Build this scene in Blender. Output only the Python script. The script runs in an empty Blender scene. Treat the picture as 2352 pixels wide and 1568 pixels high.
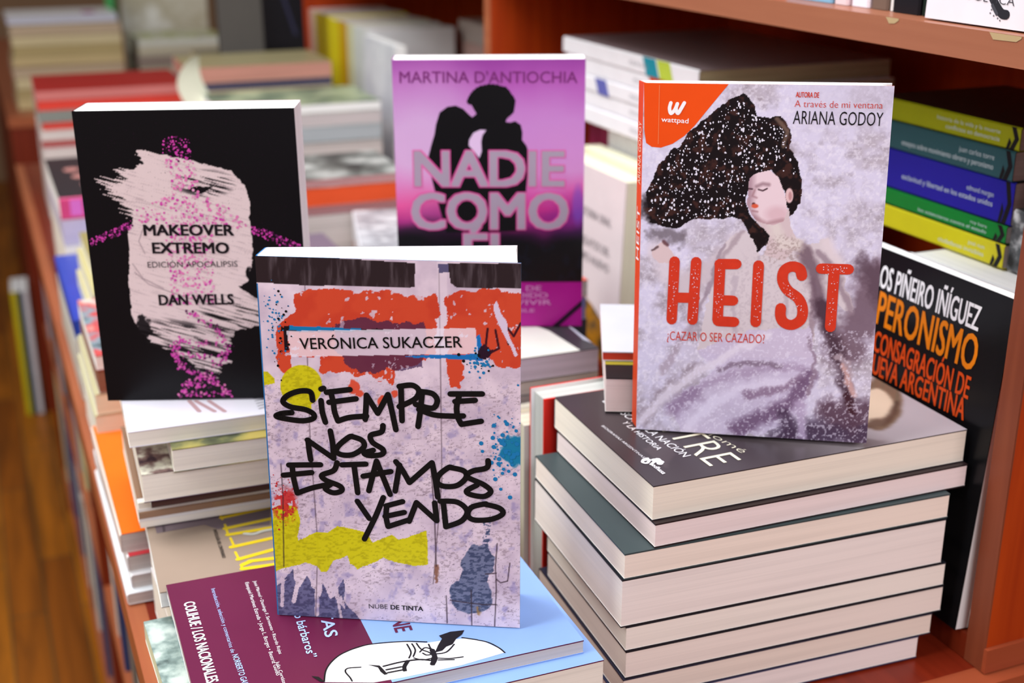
import bpy, math, random
import numpy as np
from mathutils import Matrix, Vector

# ------------------------------------------------------------------ camera, light, exposure
scene = bpy.context.scene
COL = scene.collection
FPX, HOR, AOFF, CAM_Z = 2950.0, 1064.0, 1306.0, 1.255
PITCH = math.atan2(HOR, FPX)
AZ = math.atan2(AOFF, math.hypot(FPX, HOR))
cd = bpy.data.cameras.new('camera')
cam = bpy.data.objects.new('camera', cd)
COL.objects.link(cam)
cd.sensor_width = 36.0
cd.lens = FPX / 2352 * 36.0
cd.clip_start = 0.02
cam.location = (0, 0, CAM_Z)
cam.rotation_euler = (math.pi / 2 - PITCH, 0, -AZ)
cd.dof.use_dof = True
cd.dof.focus_distance = 0.765
cd.dof.aperture_fstop = 5.8
scene.camera = cam
vs = scene.view_settings
vs.view_transform = 'Standard'
vs.look = 'None'
vs.gamma = 1.0
vs.use_curve_mapping = False
vs.exposure = -0.06

world = bpy.data.worlds.new('shop_ambient')
scene.world = world
world.use_nodes = True
wb = world.node_tree.nodes['Background']
wb.inputs[0].default_value = (0.86, 0.80, 0.92, 1)
wb.inputs[1].default_value = 0.28

def area(name, loc, target, sx, sy, power, color):
    ld = bpy.data.lights.new(name, 'AREA')
    ld.shape = 'RECTANGLE'
    ld.size, ld.size_y = sx, sy
    ld.energy = power
    ld.color = color
    o = bpy.data.objects.new(name, ld)
    COL.objects.link(o)
    o.location = loc
    o.rotation_euler = (Vector(target) - Vector(loc)).to_track_quat('-Z', 'Y').to_euler()
    return o
area('ceiling_lamp', (-0.1, 1.15, 2.45), (0.2, 0.9, 0.8), 0.7, 1.6, 40, (0.97, 0.98, 1.0))
area('ceiling_lamp', (-1.6, 0.6, 2.5), (0.2, 0.7, 0.8), 0.6, 2.0, 42, (0.93, 1.0, 0.93))
area('ceiling_lamp', (0.3, -1.6, 2.4), (0.4, 0.7, 0.85), 2.0, 0.6, 48, (0.97, 0.94, 0.97))

# ------------------------------------------------------------------ measuring the photograph
CP, SP, CA, SA = math.cos(PITCH), math.sin(PITCH), math.cos(AZ), math.sin(AZ)
def ray(px, py):
    x, y = (px - 1176) / FPX, (py - 784) / FPX
    zf, dn = CP - y * SP, y * CP + SP
    return Vector((x * CA + zf * SA, -x * SA + zf * CA, -dn))
CAMP = Vector((0, 0, CAM_Z))
def proj_np(P):
    P = P - np.array([0, 0, CAM_Z])
    x = P[:, 0] * CA - P[:, 1] * SA
    zf = P[:, 0] * SA + P[:, 1] * CA
    dn = -P[:, 2]
    z = zf * CP + dn * SP
    y = dn * CP - zf * SP
    return 1176 + FPX * x / z, 784 + FPX * y / z

# ------------------------------------------------------------------ materials
def lin(c):
    return tuple(((v / 255.0) / 12.92 if v / 255.0 <= 0.04045 else ((v / 255.0 + 0.055) / 1.055) ** 2.4) for v in c[:3]) + (1.0,)
_m = {}
def paper(c, rough=0.42, var=0.06, scale=40, coat=0.0):
    """printed card: one colour with a slight fibrous unevenness"""
    k = (tuple(c), rough, var, scale, coat)
    if k in _m: return _m[k]
    m = bpy.data.materials.new('printed_card'); m.use_nodes = True
    nt = m.node_tree; b = nt.nodes['Principled BSDF']
    tc = nt.nodes.new('ShaderNodeTexCoord'); n = nt.nodes.new('ShaderNodeTexNoise')
    n.inputs['Scale'].default_value = scale; n.inputs['Detail'].default_value = 3
    mx = nt.nodes.new('ShaderNodeMix'); mx.data_type = 'RGBA'
    l = lin(c)
    mx.inputs[6].default_value = tuple(v * (1 - var) for v in l[:3]) + (1,)
    mx.inputs[7].default_value = tuple(min(1, v * (1 + var)) for v in l[:3]) + (1,)
    nt.links.new(tc.outputs['Object'], n.inputs['Vector'])
    nt.links.new(n.outputs['Fac'], mx.inputs[0])
    nt.links.new(mx.outputs[2], b.inputs['Base Color'])
    b.inputs['Roughness'].default_value = rough
    b.inputs['Specular IOR Level'].default_value = 0.22
    b.inputs['Coat Weight'].default_value = coat
    b.inputs['Coat Roughness'].default_value = 0.15
    _m[k] = m
    return m
def blotchy(cols, scale=14, rough=0.4, seed=0.0):
    """photographic cover seen as soft patches of several colours"""
    k = ('b', tuple(map(tuple, cols)), scale, seed)
    if k in _m: return _m[k]
    m = bpy.data.materials.new('photo_cover'); m.use_nodes = True
    nt = m.node_tree; b = nt.nodes['Principled BSDF']
    tc = nt.nodes.new('ShaderNodeTexCoord'); mp = nt.nodes.new('ShaderNodeMapping')
    mp.inputs['Location'].default_value = (seed, seed * 1.7, 0)
    n = nt.nodes.new('ShaderNodeTexNoise'); n.inputs['Scale'].default_value = scale
    n.inputs['Detail'].default_value = 4
    cr = nt.nodes.new('ShaderNodeValToRGB'); el = cr.color_ramp.elements
    N = len(cols)
    for i, c in enumerate(cols):
        p = 0.34 + 0.32 * i / max(1, N - 1)
        e = el[i] if i < 2 else el.new(p)
        e.position = p; e.color = lin(c)
    nt.links.new(tc.outputs['Object'], mp.inputs['Vector'])
    nt.links.new(mp.outputs['Vector'], n.inputs['Vector'])
    nt.links.new(n.outputs['Fac'], cr.inputs['Fac'])
    nt.links.new(cr.outputs['Color'], b.inputs['Base Color'])
    b.inputs['Specular IOR Level'].default_value = 0.25
    b.inputs['Roughness'].default_value = rough
    _m[k] = m
    return m
def leaves(c, dark=0.80, freq=900):
    """edges of the pages: fine lines along the thickness (object z)"""
    k = ('p', tuple(c), dark, freq)
    if k in _m: return _m[k]
    m = bpy.data.materials.new('page_edges'); m.use_nodes = True
    nt = m.node_tree; b = nt.nodes['Principled BSDF']
    tc = nt.nodes.new('ShaderNodeTexCoord')
    mp = nt.nodes.new('ShaderNodeMapping'); mp.inputs['Scale'].default_value = (3, 3, freq)
    n = nt.nodes.new('ShaderNodeTexNoise'); n.inputs['Scale'].default_value = 1.0; n.inputs['Detail'].default_value = 2
    mp2 = nt.nodes.new('ShaderNodeMapping'); mp2.inputs['Scale'].default_value = (6, 6, 160)
    n2 = nt.nodes.new('ShaderNodeTexNoise'); n2.inputs['Scale'].default_value = 1.0; n2.inputs['Detail'].default_value = 1
    ad = nt.nodes.new('ShaderNodeMath'); ad.operation = 'ADD'
    mr = nt.nodes.new('ShaderNodeMapRange')
    mr.inputs['From Min'].default_value = 0.75; mr.inputs['From Max'].default_value = 1.1
    mx = nt.nodes.new('ShaderNodeMix'); mx.data_type = 'RGBA'
    l = lin(c)
    mx.inputs[6].default_value = tuple(v * dark for v in l[:3]) + (1,)
    mx.inputs[7].default_value = l
    nt.links.new(tc.outputs['Object'], mp.inputs['Vector']); nt.links.new(tc.outputs['Object'], mp2.inputs['Vector'])
    nt.links.new(mp.outputs['Vector'], n.inputs['Vector']); nt.links.new(mp2.outputs['Vector'], n2.inputs['Vector'])
    nt.links.new(n.outputs['Fac'], ad.inputs[0]); nt.links.new(n2.outputs['Fac'], ad.inputs[1])
    nt.links.new(ad.outputs[0], mr.inputs['Value']); nt.links.new(mr.outputs['Result'], mx.inputs[0])
    nt.links.new(mx.outputs[2], b.inputs['Base Color'])
    b.inputs['Roughness'].default_value = 0.9
    b.inputs['Specular IOR Level'].default_value = 0.1
    _m[k] = m
    return m
def wood(name, c1, c2, axis='Y', rough=0.35, scale=1.0):
    m = bpy.data.materials.new(name); m.use_nodes = True
    nt = m.node_tree; b = nt.nodes['Principled BSDF']
    tc = nt.nodes.new('ShaderNodeTexCoord'); mp = nt.nodes.new('ShaderNodeMapping')
    s = {'X': (4, 90, 90), 'Y': (90, 4, 90), 'Z': (90, 90, 4)}[axis]
    mp.inputs['Scale'].default_value = tuple(v * scale for v in s)
    n = nt.nodes.new('ShaderNodeTexNoise'); n.inputs['Scale'].default_value = 1.0; n.inputs['Detail'].default_value = 5
    n.inputs['Distortion'].default_value = 0.6
    mr = nt.nodes.new('ShaderNodeMapRange'); mr.inputs['From Min'].default_value = 0.3; mr.inputs['From Max'].default_value = 0.7
    mx = nt.nodes.new('ShaderNodeMix'); mx.data_type = 'RGBA'
    mx.inputs[6].default_value = lin(c1); mx.inputs[7].default_value = lin(c2)
    nt.links.new(tc.outputs['Object'], mp.inputs['Vector']); nt.links.new(mp.outputs['Vector'], n.inputs['Vector'])
    nt.links.new(n.outputs['Fac'], mr.inputs['Value']); nt.links.new(mr.outputs['Result'], mx.inputs[0])
    nt.links.new(mx.outputs[2], b.inputs['Base Color'])
    b.inputs['Roughness'].default_value = rough
    b.inputs['Specular IOR Level'].default_value = 0.3
    return m
def vcol(name, rough=0.4, coat=0.0):
    m = bpy.data.materials.new(name); m.use_nodes = True
    nt = m.node_tree; b = nt.nodes['Principled BSDF']
    at = nt.nodes.new('ShaderNodeVertexColor'); at.layer_name = 'print'
    nt.links.new(at.outputs['Color'], b.inputs['Base Color'])
    b.inputs['Specular IOR Level'].default_value = 0.2
    b.inputs['Roughness'].default_value = rough
    b.inputs['Coat Weight'].default_value = coat; b.inputs['Coat Roughness'].default_value = 0.2
    return m
WOOD_EDGE = wood('beech_edge', (156, 84, 54), (170, 97, 63), 'Y')
WOOD_BOARD = wood('shelf_edge', (150, 92, 68), (162, 102, 76), 'Y')
WOOD_FACE = wood('cherry_board', (178, 62, 8), (156, 47, 4), 'Z', 0.45)
WOOD_TOP = wood('cherry_top', (126, 38, 18), (104, 27, 11), 'Y', 0.32)
WOOD_RED = wood('red_brown_board', (124, 40, 12), (104, 28, 6), 'Z', 0.5)
WOOD_UP = wood('upright_edge', (132, 66, 42), (116, 54, 34), 'Z', 0.4)  # near upright's front edge, its shade put into a darker brown
WOOD_RAIL = wood('rail_edge', (148, 66, 40), (162, 78, 48), 'X', 0.35)
PG_WHITE = leaves((250, 249, 247), 0.92)
PG_CREAM = leaves((246, 238, 226), 0.88)
PG_TAN = leaves((196, 178, 138), 0.7, 300)
PG_GREY = leaves((206, 196, 192), 0.8, 400)
PG_PINK = leaves((214, 160, 160), 0.8, 400)
BLACK = paper((14, 13, 15))
INK = paper((10, 9, 10), 0.5)

# ------------------------------------------------------------------ mesh helpers
class MB:
    def __init__(s):
        s.v, s.f, s.mi, s.mats = [], [], [], []
        s.cols = None
    def mat(s, m):
        if m not in s.mats: s.mats.append(m)
        return s.mats.index(m)
    def poly(s, pts, m):
        n = len(s.v); s.v += [tuple(p) for p in pts]
        s.f.append(tuple(range(n, n + len(pts)))); s.mi.append(s.mat(m))
    def box(s, x0, y0, z0, x1, y1, z1, m):
        n = len(s.v)
        s.v += [(x0, y0, z0), (x1, y0, z0), (x1, y1, z0), (x0, y1, z0), (x0, y0, z1), (x1, y0, z1), (x1, y1, z1), (x0, y1, z1)]
        for q in ((3, 2, 1, 0), (4, 5, 6, 7), (0, 1, 5, 4), (1, 2, 6, 5), (2, 3, 7, 6), (3, 0, 4, 7)):
            s.f.append(tuple(n + i for i in q)); s.mi.append(s.mat(m))
    def extrude(s, prof, y0, y1, mats):
        """closed profile of (x, z), counter-clockwise seen from -y, pulled along y; one material per side plus caps"""
        n = len(s.v); k = len(prof)
        s.v += [(x, y0, z) for x, z in prof] + [(x, y1, z) for x, z in prof]
        for i in range(k):
            j = (i + 1) % k
            s.f.append((n + j, n + i, n + k + i, n + k + j)); s.mi.append(s.mat(mats[i]))
        s.f.append(tuple(n + i for i in range(k))); s.mi.append(s.mat(mats[-1]))
        s.f.append(tuple(n + k + i for i in reversed(range(k)))); s.mi.append(s.mat(mats[-1]))
    def build(s, name, parent=None, smooth=False):
        me = bpy.data.meshes.new(name)
        me.from_pydata(s.v, [], s.f); me.update()
        for m in s.mats: me.materials.append(m)
        me.polygons.foreach_set('material_index', s.mi)
        if s.cols is not None:
            at = me.color_attributes.new('print', 'FLOAT_COLOR', 'POINT')
            a = np.ones((len(s.v), 4), np.float32)
            for start, arr in s.cols: a[start:start + len(arr), :3] = arr
            at.data.foreach_set('color', a.ravel())
        if smooth: me.polygons.foreach_set('use_smooth', [True] * len(me.polygons))
        o = bpy.data.objects.new(name, me); COL.objects.link(o)
        if parent is not None: o.parent = parent
        return o
def tag(o, label, cat, group=None, kind=None):
    o['label'] = label; o['category'] = cat
    if group: o['group'] = group
    if kind: o['kind'] = kind
    return o
def empty(name, M):
    o = bpy.data.objects.new(name, None); COL.objects.link(o)
    o.empty_display_size = 0.02
    o.matrix_world = M if isinstance(M, Matrix) else Matrix.Translation(M)
    return o

# ------------------------------------------------------------------ lettering
_tx = {}
def glyphs(body, bold=0.0):
    k = (body, bold)
    if k in _tx: return _tx[k]
    def conv(b):
        cu = bpy.data.curves.new('lettering', 'FONT'); cu.body = b; cu.size = 1; cu.offset = bold
        cu.resolution_u = 3; cu.fill_mode = 'FRONT'
        o = bpy.data.objects.new('lettering', cu); COL.objects.link(o)
        dg = bpy.context.evaluated_depsgraph_get(); dg.update()
        me = o.evaluated_get(dg).to_mesh()
        v = np.array([tuple(p.co) for p in me.vertices]); f = [tuple(p.vertices) for p in me.polygons]
        o.evaluated_get(dg).to_mesh_clear()
        bpy.data.objects.remove(o); bpy.data.curves.remove(cu)
        return v, f
    if not hasattr(glyphs, 'cap'): glyphs.cap = {}
    if bold not in glyphs.cap:
        h = conv('H')[0]; glyphs.cap[bold] = (h[:, 1].min(), h[:, 1].max())
    v, f = conv(body)
    b0, b1 = glyphs.cap[bold]
    x0, x1 = v[:, 0].min(), v[:, 0].max()
    q = np.stack([(v[:, 0] - x0) / (x1 - x0), (v[:, 1] - b0) / (b1 - b0)], 1)
    _tx[k] = (q, f)
    return _tx[k]

# ------------------------------------------------------------------ books
class Book:
    """a paperback: root Empty at its back-cover spine corner; local x spine->fore edge, y tail->head, z back->front"""
    def __init__(s, name, M, w, h, t, front, spine=None, back=None, pages=PG_CREAM, fan=0.0, ct=0.0007, rnd=0.0015, inset=0.0003, bulge=0.0, concave=0.0, splay=0.0):
        s.M, s.w, s.h, s.t, s.name = M, w, h, t, name
        s.Mi = M.inverted()
        spine = spine or front; back = back or spine
        s.front = front; s.fan = fan
        s.mb = MB()
        inner = paper((236, 232, 230))
        bz = -fan
        r = min(rnd, t * 0.4)
        # C-shaped cover, front outline then back along the inside
        wb_ = w - (.006 if fan else 0)
        prof = [(wb_, bz), (r - splay, 0), (-splay, r), (0, t - r), (r, t), (w, t), (w, t - ct), (ct + r * .6, t - ct), (ct, t - ct - r * .6), (ct - splay, ct + r * .6), (ct + r * .6 - splay, ct), (wb_, bz + ct)]
        mats = [back, spine, spine, spine, front, front, inner, inner, inner, inner, inner, back]
        # profile runs clockwise seen from -y, so walk it backwards
        n = len(prof)
        pr = prof[::-1]
        ms = [mats[(n - 2 - i) % n] for i in range(n)]
        base = len(s.mb.v)
        s.mb.v += [(x, 0, z) for x, z in pr] + [(x, h, z) for x, z in pr]
        for i in range(n):
            j = (i + 1) % n
            s.mb.f.append((base + j, base + i, base + n + i, base + n + j)); s.mb.mi.append(s.mb.mat(ms[i]))
        # end caps as quads between outer and inner outlines
        for i in range(5):
            a, b_, c, d = i, i + 1, 11 - i - 1, 11 - i
            A = [n - 1 - q for q in (a, b_, c, d)]
            mt = s.mb.mat(mats[i])
            s.mb.f.append(tuple(base + q for q in A[::-1])); s.mb.mi.append(mt)
            s.mb.f.append(tuple(base + n + q for q in A)); s.mb.mi.append(mt)
        pm = MB()
        i_ = inset
        x0 = ct + 0.0002
        e = 0.0001
        if concave:
            pp = [(x0, ct + e), (w - i_, bz + ct + e), (w - i_ - concave, bz + (t - bz) * .35), (w - i_ - concave, bz + (t - bz) * .65), (w - i_, t - ct - e), (x0, t - ct - e)]
        elif fan:
            pp = [(x0, ct + e), (wb_ - i_, bz + ct + e), (w - i_ - .0055, bz * .5), (w - i_ - .0035, t * .3), (w - i_ - .002, t - ct - e - .002), (x0 + .02, t - ct - e), (x0, t - ct - e)]
        else:
            pp = [(x0, ct + e), (w - i_, ct + e), (w - i_ + bulge, t * .5), (w - i_, t - ct - e), (x0, t - ct - e)]
        pm.extrude(pp, i_, h - i_, [pages] * (len(pp) + 1))
        s.pm = pm
    def zl(s, lift):
        # every print layer lies a hair above the one before
        s.kz = (getattr(s, 'kz', 0) + 1) % 80
        return s.t + 0.00012 * lift + s.kz * 1.3e-6
    def loc(s, px, py):
        r = s.Mi.to_3x3() @ ray(px, py); o = s.Mi @ CAMP
        k = (s.t - o.z) / r.z
        p = o + r * k
        return p.x, p.y
    def uvpoly(s, pts, m, lift=1):
        """flat print on the front cover; points in local metres"""
        pts = [(min(max(x, 0.0), s.w), min(max(y, 0.0), s.h)) for x, y in pts]
        ar = sum(pts[i][0] * pts[(i + 1) % len(pts)][1] - pts[(i + 1) % len(pts)][0] * pts[i][1] for i in range(len(pts)))
        if ar < 0: pts = pts[::-1]
        z = s.zl(lift)
        s.mb.poly([(x, y, z) for x, y in pts], m)
    def px(s, pts, m, lift=1):
        s.uvpoly([s.loc(*p) for p in pts], m, lift)
    def dot(s, p, r, m, lift=2, k=7, sq=1.0):
        x, y = s.loc(*p)
        if not (r < x < s.w - r and r < y < s.h - r): return
        a0 = random.random() * 6; z = s.zl(lift)
        s.mb.poly([(x + r * math.cos(a0 + 6.2832 * i / k), y + r * sq * math.sin(a0 + 6.2832 * i / k), z) for i in range(k)], m)
    def stroke(s, pts, r, m, lift=3, taper=False):
        """pen stroke with round ends through pixel points, radius in metres"""
        q = [Vector(s.loc(*p)) for p in pts]
        # smooth with Catmull-Rom
        if len(q) > 2:
            o = []
            for i in range(len(q) - 1):
                p0, p1, p2, p3 = q[max(i - 1, 0)], q[i], q[i + 1], q[min(i + 2, len(q) - 1)]
                for k in range(6):
                    u = k / 6
                    o.append(0.5 * ((2 * p1) + (p2 - p0) * u + (2 * p0 - 5 * p1 + 4 * p2 - p3) * u * u + (3 * p1 - p0 - 3 * p2 + p3) * u ** 3))
            o.append(q[-1]); q = o
        s.line(q, r, m, lift)
    def pline(s, pts, r, m, lift=3):
        s.line([Vector(s.loc(*p)) for p in pts], r, m, lift)
    def line(s, q, r, m, lift=3):
        q = [p for i, p in enumerate(q) if i == 0 or (p - q[i - 1]).length > 1e-6]
        if len(q) < 2: return
        for i in range(len(q) - 1):
            d = (q[i + 1] - q[i]); n = Vector((-d.y, d.x)).normalized() * r; z = s.zl(lift)
            s.mb.poly([(min(max(p.x, 0), s.w), min(max(p.y, 0), s.h), z) for p in (q[i] - n, q[i + 1] - n, q[i + 1] + n, q[i] + n)], m)
        for p in q:
            z = s.zl(lift)
            s.mb.poly([(min(max(p.x + r * math.cos(6.2832 * i / 10), 0), s.w), min(max(p.y + r * math.sin(6.2832 * i / 10), 0), s.h), z) for i in range(10)], m)
    def text(s, body, p0, p1, pt, m, bold=0.0, lift=3):
        """lettering whose baseline runs p0->p1 and whose capitals reach pt (pixels on the cover)"""
        A, B, T = Vector(s.loc(*p0)), Vector(s.loc(*p1)), Vector(s.loc(*pt))
        s.ltext(body, A, B, T, m, bold, lift)
    def ltext(s, body, A, B, T, m, bold=0.0, lift=3):
        A, B, T = Vector(A), Vector(B), Vector(T)
        e = (B - A); L = e.length; e.normalize(); n = Vector((-e.y, e.x))
        H = abs((T - A).dot(n))
        q, f = glyphs(body, min(bold, 0))
        k = s.mb.mat(m); d = max(bold, 0) * H * .9
        for ox, oy in ((0, 0),) if d <= 0 else ((-d, -d * .6), (d, -d * .6), (-d, d * .6), (d, d * .6)):
            b = len(s.mb.v); z = s.zl(lift)
            for x, y in q:
                p = A + e * (x * L + ox) + n * (y * H + oy)
                s.mb.v.append((min(max(p.x, 0), s.w), min(max(p.y, 0), s.h), z))
            for g in f: s.mb.f.append(tuple(b + i for i in g)); s.mb.mi.append(k)
    def grid(s, nx, ny, paint, m):
        """finely divided printed front whose colours come from paint(PX, PY, U, V)"""
        us, vs_ = np.meshgrid(np.linspace(0, 1, nx), np.linspace(0, 1, ny))
        L = np.stack([us.ravel() * s.w, (1 - vs_.ravel()) * s.h, np.full(us.size, s.t + 0.00006)], 1)
        R = np.array(s.M.to_3x3()); Wd = L @ R.T + np.array(s.M.translation)
        PX, PY = proj_np(Wd)
        rgb = paint(PX, PY, us.ravel(), vs_.ravel())
        rgb = np.clip(rgb, 0, 255) / 255.0
        rgb = np.where(rgb <= 0.04045, rgb / 12.92, ((rgb + 0.055) / 1.055) ** 2.4)
        b = len(s.mb.v)
        s.mb.v += [tuple(p) for p in L.tolist()]
        if s.mb.cols is None: s.mb.cols = []
        s.mb.cols.append((b, rgb))
        k = s.mb.mat(m)
        i = np.arange(nx - 1)[None, :] + nx * np.arange(ny - 1)[:, None]
        q = np.stack([i + nx, i + nx + 1, i + 1, i], -1).reshape(-1, 4) + b
        s.mb.f += [tuple(r) for r in q.tolist()]
        s.mb.mi += [k] * len(q)
    def spine_text(s, body, y0, y1, z0, z1, m, bold=0.0):
        """lettering on the spine, reading from y0 to y1 along the spine; z0 baseline, z1 cap line"""
        q, f = glyphs(body, min(bold, 0)); b = len(s.mb.v)
        for x, y in q: s.mb.v.append((-0.00012, y0 + (y1 - y0) * x, z0 + (z1 - z0) * y))
        k = s.mb.mat(m)
        for g in f: s.mb.f.append(tuple(b + i for i in g)); s.mb.mi.append(k)
    def spine_poly(s, pts, m, lift=1):
        s.mb.poly([(-0.0001 * lift, y, z) for y, z in pts], m)
    def done(s, label, cat='book', group=None):
        r = empty(s.name, s.M)
        s.mb.build('cover', r)
        s.pm.build('pages', r)
        tag(r, label, cat, group)
        s.root = r
        return r
def lying(cx, cy, z, rot, w, h):
    """matrix for a book lying on its back, cover up, its middle at cx, cy"""
    R = Matrix.Rotation(math.radians(rot), 4, 'Z')
    return Matrix.Translation((cx, cy, z)) @ R @ Matrix.Translation((-w / 2, -h / 2, 0))
def rect(x0, x1, y0, y1, z, rot=-90, turn=0):
    """same from the axis-aligned extent; gives (matrix, w, h)"""
    dx, dy = x1 - x0, y1 - y0
    w, h = (dy, dx) if abs(rot) == 90 else (dx, dy)
    return lying((x0 + x1) / 2, (y0 + y1) / 2, z, rot + turn, w, h), w, h
def standing(bl, az, t, lean=0.0, roll=0.0):
    """front cover's lower left corner at bl, reading direction az degrees from +X, leaning back by lean"""
    a = math.radians(az)
    W = Vector((math.cos(a), math.sin(a), 0)); N = Vector((math.sin(a), -math.cos(a), 0)); U = Vector((0, 0, 1))
    l = math.radians(lean)
    U2 = U * math.cos(l) - N * math.sin(l); N2 = N * math.cos(l) + U * math.sin(l)
    r = math.radians(roll)
    W3 = W * math.cos(r) + U2 * math.sin(r); U3 = U2 * math.cos(r) - W * math.sin(r)
    M = Matrix.Identity(4)
    for i, c in enumerate((W3, U3, N2)):
        for j in range(3): M[j][i] = c[j]
    o = Vector(bl) - N2 * t
    M.translation = o
    return M

# ------------------------------------------------------------------ painting helpers (numpy)
def vnoise(x, y, sc, seed):
    rs = np.random.RandomState(seed); T = rs.rand(128, 128)
    X, Y = x * sc, y * sc
    xi, yi = np.floor(X).astype(int), np.floor(Y).astype(int)
    fx, fy = X - xi, Y - yi
    fx = fx * fx * (3 - 2 * fx); fy = fy * fy * (3 - 2 * fy)
    g = lambda a, b: T[a % 128, b % 128]
    return (g(xi, yi) * (1 - fx) + g(xi + 1, yi) * fx) * (1 - fy) + (g(xi, yi + 1) * (1 - fx) + g(xi + 1, yi + 1) * fx) * fy
def fbm(x, y, sc, seed, o=4):
    t = 0; a = 0.5; n = 0
    for i in range(o):
        t = t + a * vnoise(x, y, sc * 2 ** i, seed + i * 7); n += a; a *= 0.55
    return t / n
def inside(X, Y, pts):
    c = np.zeros(X.shape, bool); n = len(pts); j = n - 1
    for i in range(n):
        xi, yi = pts[i]; xj, yj = pts[j]
        if yi != yj:
            c ^= ((yi > Y) != (yj > Y)) & (X < (xj - xi) * (Y - yi) / (yj - yi) + xi)
        j = i
    return c.astype(float)
def segd(X, Y, pts):
    d = np.full(X.shape, 1e9)
    for (x0, y0), (x1, y1) in zip(pts[:-1], pts[1:]):
        dx, dy = x1 - x0, y1 - y0; L = dx * dx + dy * dy + 1e-9
        t = np.clip(((X - x0) * dx + (Y - y0) * dy) / L, 0, 1)
        d = np.minimum(d, np.hypot(X - x0 - t * dx, Y - y0 - t * dy))
    return d
def mixc(c, m, rgb):
    m = np.clip(m, 0, 1)[:, None]
    return c * (1 - m) + np.array(rgb, float)[None, :] * m
def soft(d, r, s): return np.clip((r - d) / s + 0.5, 0, 1)
def ell(X, Y, cx, cy, rx, ry): return np.hypot((X - cx) / rx, (Y - cy) / ry)

# ================================================================== SETTING AND FURNITURE
T = 0.736                                   # table top
fl = MB(); m = bpy.data.materials.new('plank_floor'); m.use_nodes = True
nt = m.node_tree; b = nt.nodes['Principled BSDF']
tc = nt.nodes.new('ShaderNodeTexCoord'); mp = nt.nodes.new('ShaderNodeMapping'); mp.inputs['Rotation'].default_value = (0, 0, math.pi / 2)
br = nt.nodes.new('ShaderNodeTexBrick'); br.offset = 0.37; br.inputs['Scale'].default_value = 1.0
br.inputs['Brick Width'].default_value = 0.55; br.inputs['Row Height'].default_value = 0.062; br.inputs['Mortar Size'].default_value = 0.0016
br.inputs['Color1'].default_value = lin((178, 104, 14)); br.inputs['Color2'].default_value = lin((140, 74, 8)); br.inputs['Mortar'].default_value = lin((88, 70, 34))
mp2 = nt.nodes.new('ShaderNodeMapping'); mp2.inputs['Scale'].default_value = (26, 2.2, 1)
nz = nt.nodes.new('ShaderNodeTexNoise'); nz.inputs['Scale'].default_value = 1; nz.inputs['Detail'].default_value = 5; nz.inputs['Distortion'].default_value = 1.2
mr = nt.nodes.new('ShaderNodeMapRange'); mr.inputs['From Min'].default_value = .3; mr.inputs['From Max'].default_value = .7; mr.inputs['To Min'].default_value = .55; mr.inputs['To Max'].default_value = 1.25
mx = nt.nodes.new('ShaderNodeMix'); mx.data_type = 'RGBA'; mx.blend_type = 'MULTIPLY'; mx.inputs[0].default_value = 1
nt.links.new(tc.outputs['Object'], mp.inputs['Vector']); nt.links.new(mp.outputs['Vector'], br.inputs['Vector'])
nt.links.new(tc.outputs['Object'], mp2.inputs['Vector']); nt.links.new(mp2.outputs['Vector'], nz.inputs['Vector'])
nt.links.new(nz.outputs['Fac'], mr.inputs['Value']); nt.links.new(br.outputs['Color'], mx.inputs[6]); nt.links.new(mr.outputs['Result'], mx.inputs[7])
nt.links.new(mx.outputs[2], b.inputs['Base Color']); b.inputs['Roughness'].default_value = 0.42
fl.box(-2.5, -2.6, -0.03, 3.0, 6.0, 0.0, m)
fo = fl.build('floor'); fo['kind'] = 'structure'

wl = MB(); wl.box(-2.6, 6.0, 0, 3.0, 6.1, 2.9, paper((150, 120, 90), .8)); wo = wl.build('wall_back'); wo['kind'] = 'structure'
wl = MB(); wl.box(-2.6, -2.6, 0, -2.5, 6.0, 2.9, paper((190, 186, 176), .8)); wo = wl.build('wall_left'); wo['kind'] = 'structure'

def part(name, parent, boxes):
    q = MB()
    for bx in boxes: q.box(*bx)
    return q.build(name, parent)
# long display table: tray top with a lip, open book shelves along its left flank
LX, RX, Y0, Y1 = 0.0577, 1.14, 0.580, 2.62
tb = empty('display_table', (0.5, 1.5, 0)); tb['label'] = 'long cherry wood display table in front, its flank shelves full of books'; tb['category'] = 'table'
off = Matrix.Translation((-0.5, -1.5, 0))
def tpart(name, boxes, parent=tb, o=off):
    r = part(name, parent, boxes); r.data.transform(o); return r
tpart('tabletop', [(LX + .012, Y0 + .004, T - .028, RX, Y1, T, WOOD_TOP)])
tpart('lip', [(LX - .002, Y0, T - .034, LX + .012, Y1, T, WOOD_EDGE)])
tpart('end_rail', [(LX + .012, Y0 - .016, T - .06, RX, Y0 + .004, T, WOOD_RAIL)])
tpart('shelf', [(LX + .012, Y0 + .02, .40, LX + .22, Y1 - .02, .42, WOOD_EDGE)])
tpart('shelf', [(LX + .012, Y0 + .02, .08, LX + .22, Y1 - .02, .10, WOOD_EDGE)])
tpart('back_panel', [(LX + .22, Y0 + .02, .0, LX + .24, Y1 - .02, T - .028, WOOD_RED)])
for y in (Y0 + .002, 1.5, Y1 - .022):
    tpart('upright', [(LX + .012, y, 0, LX + .22, y + .02, T - .028, WOOD_RED)])
tpart('plinth', [(LX + .03, Y0 + .02, 0, LX + .22, Y1 - .02, .08, WOOD_RED)])

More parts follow.
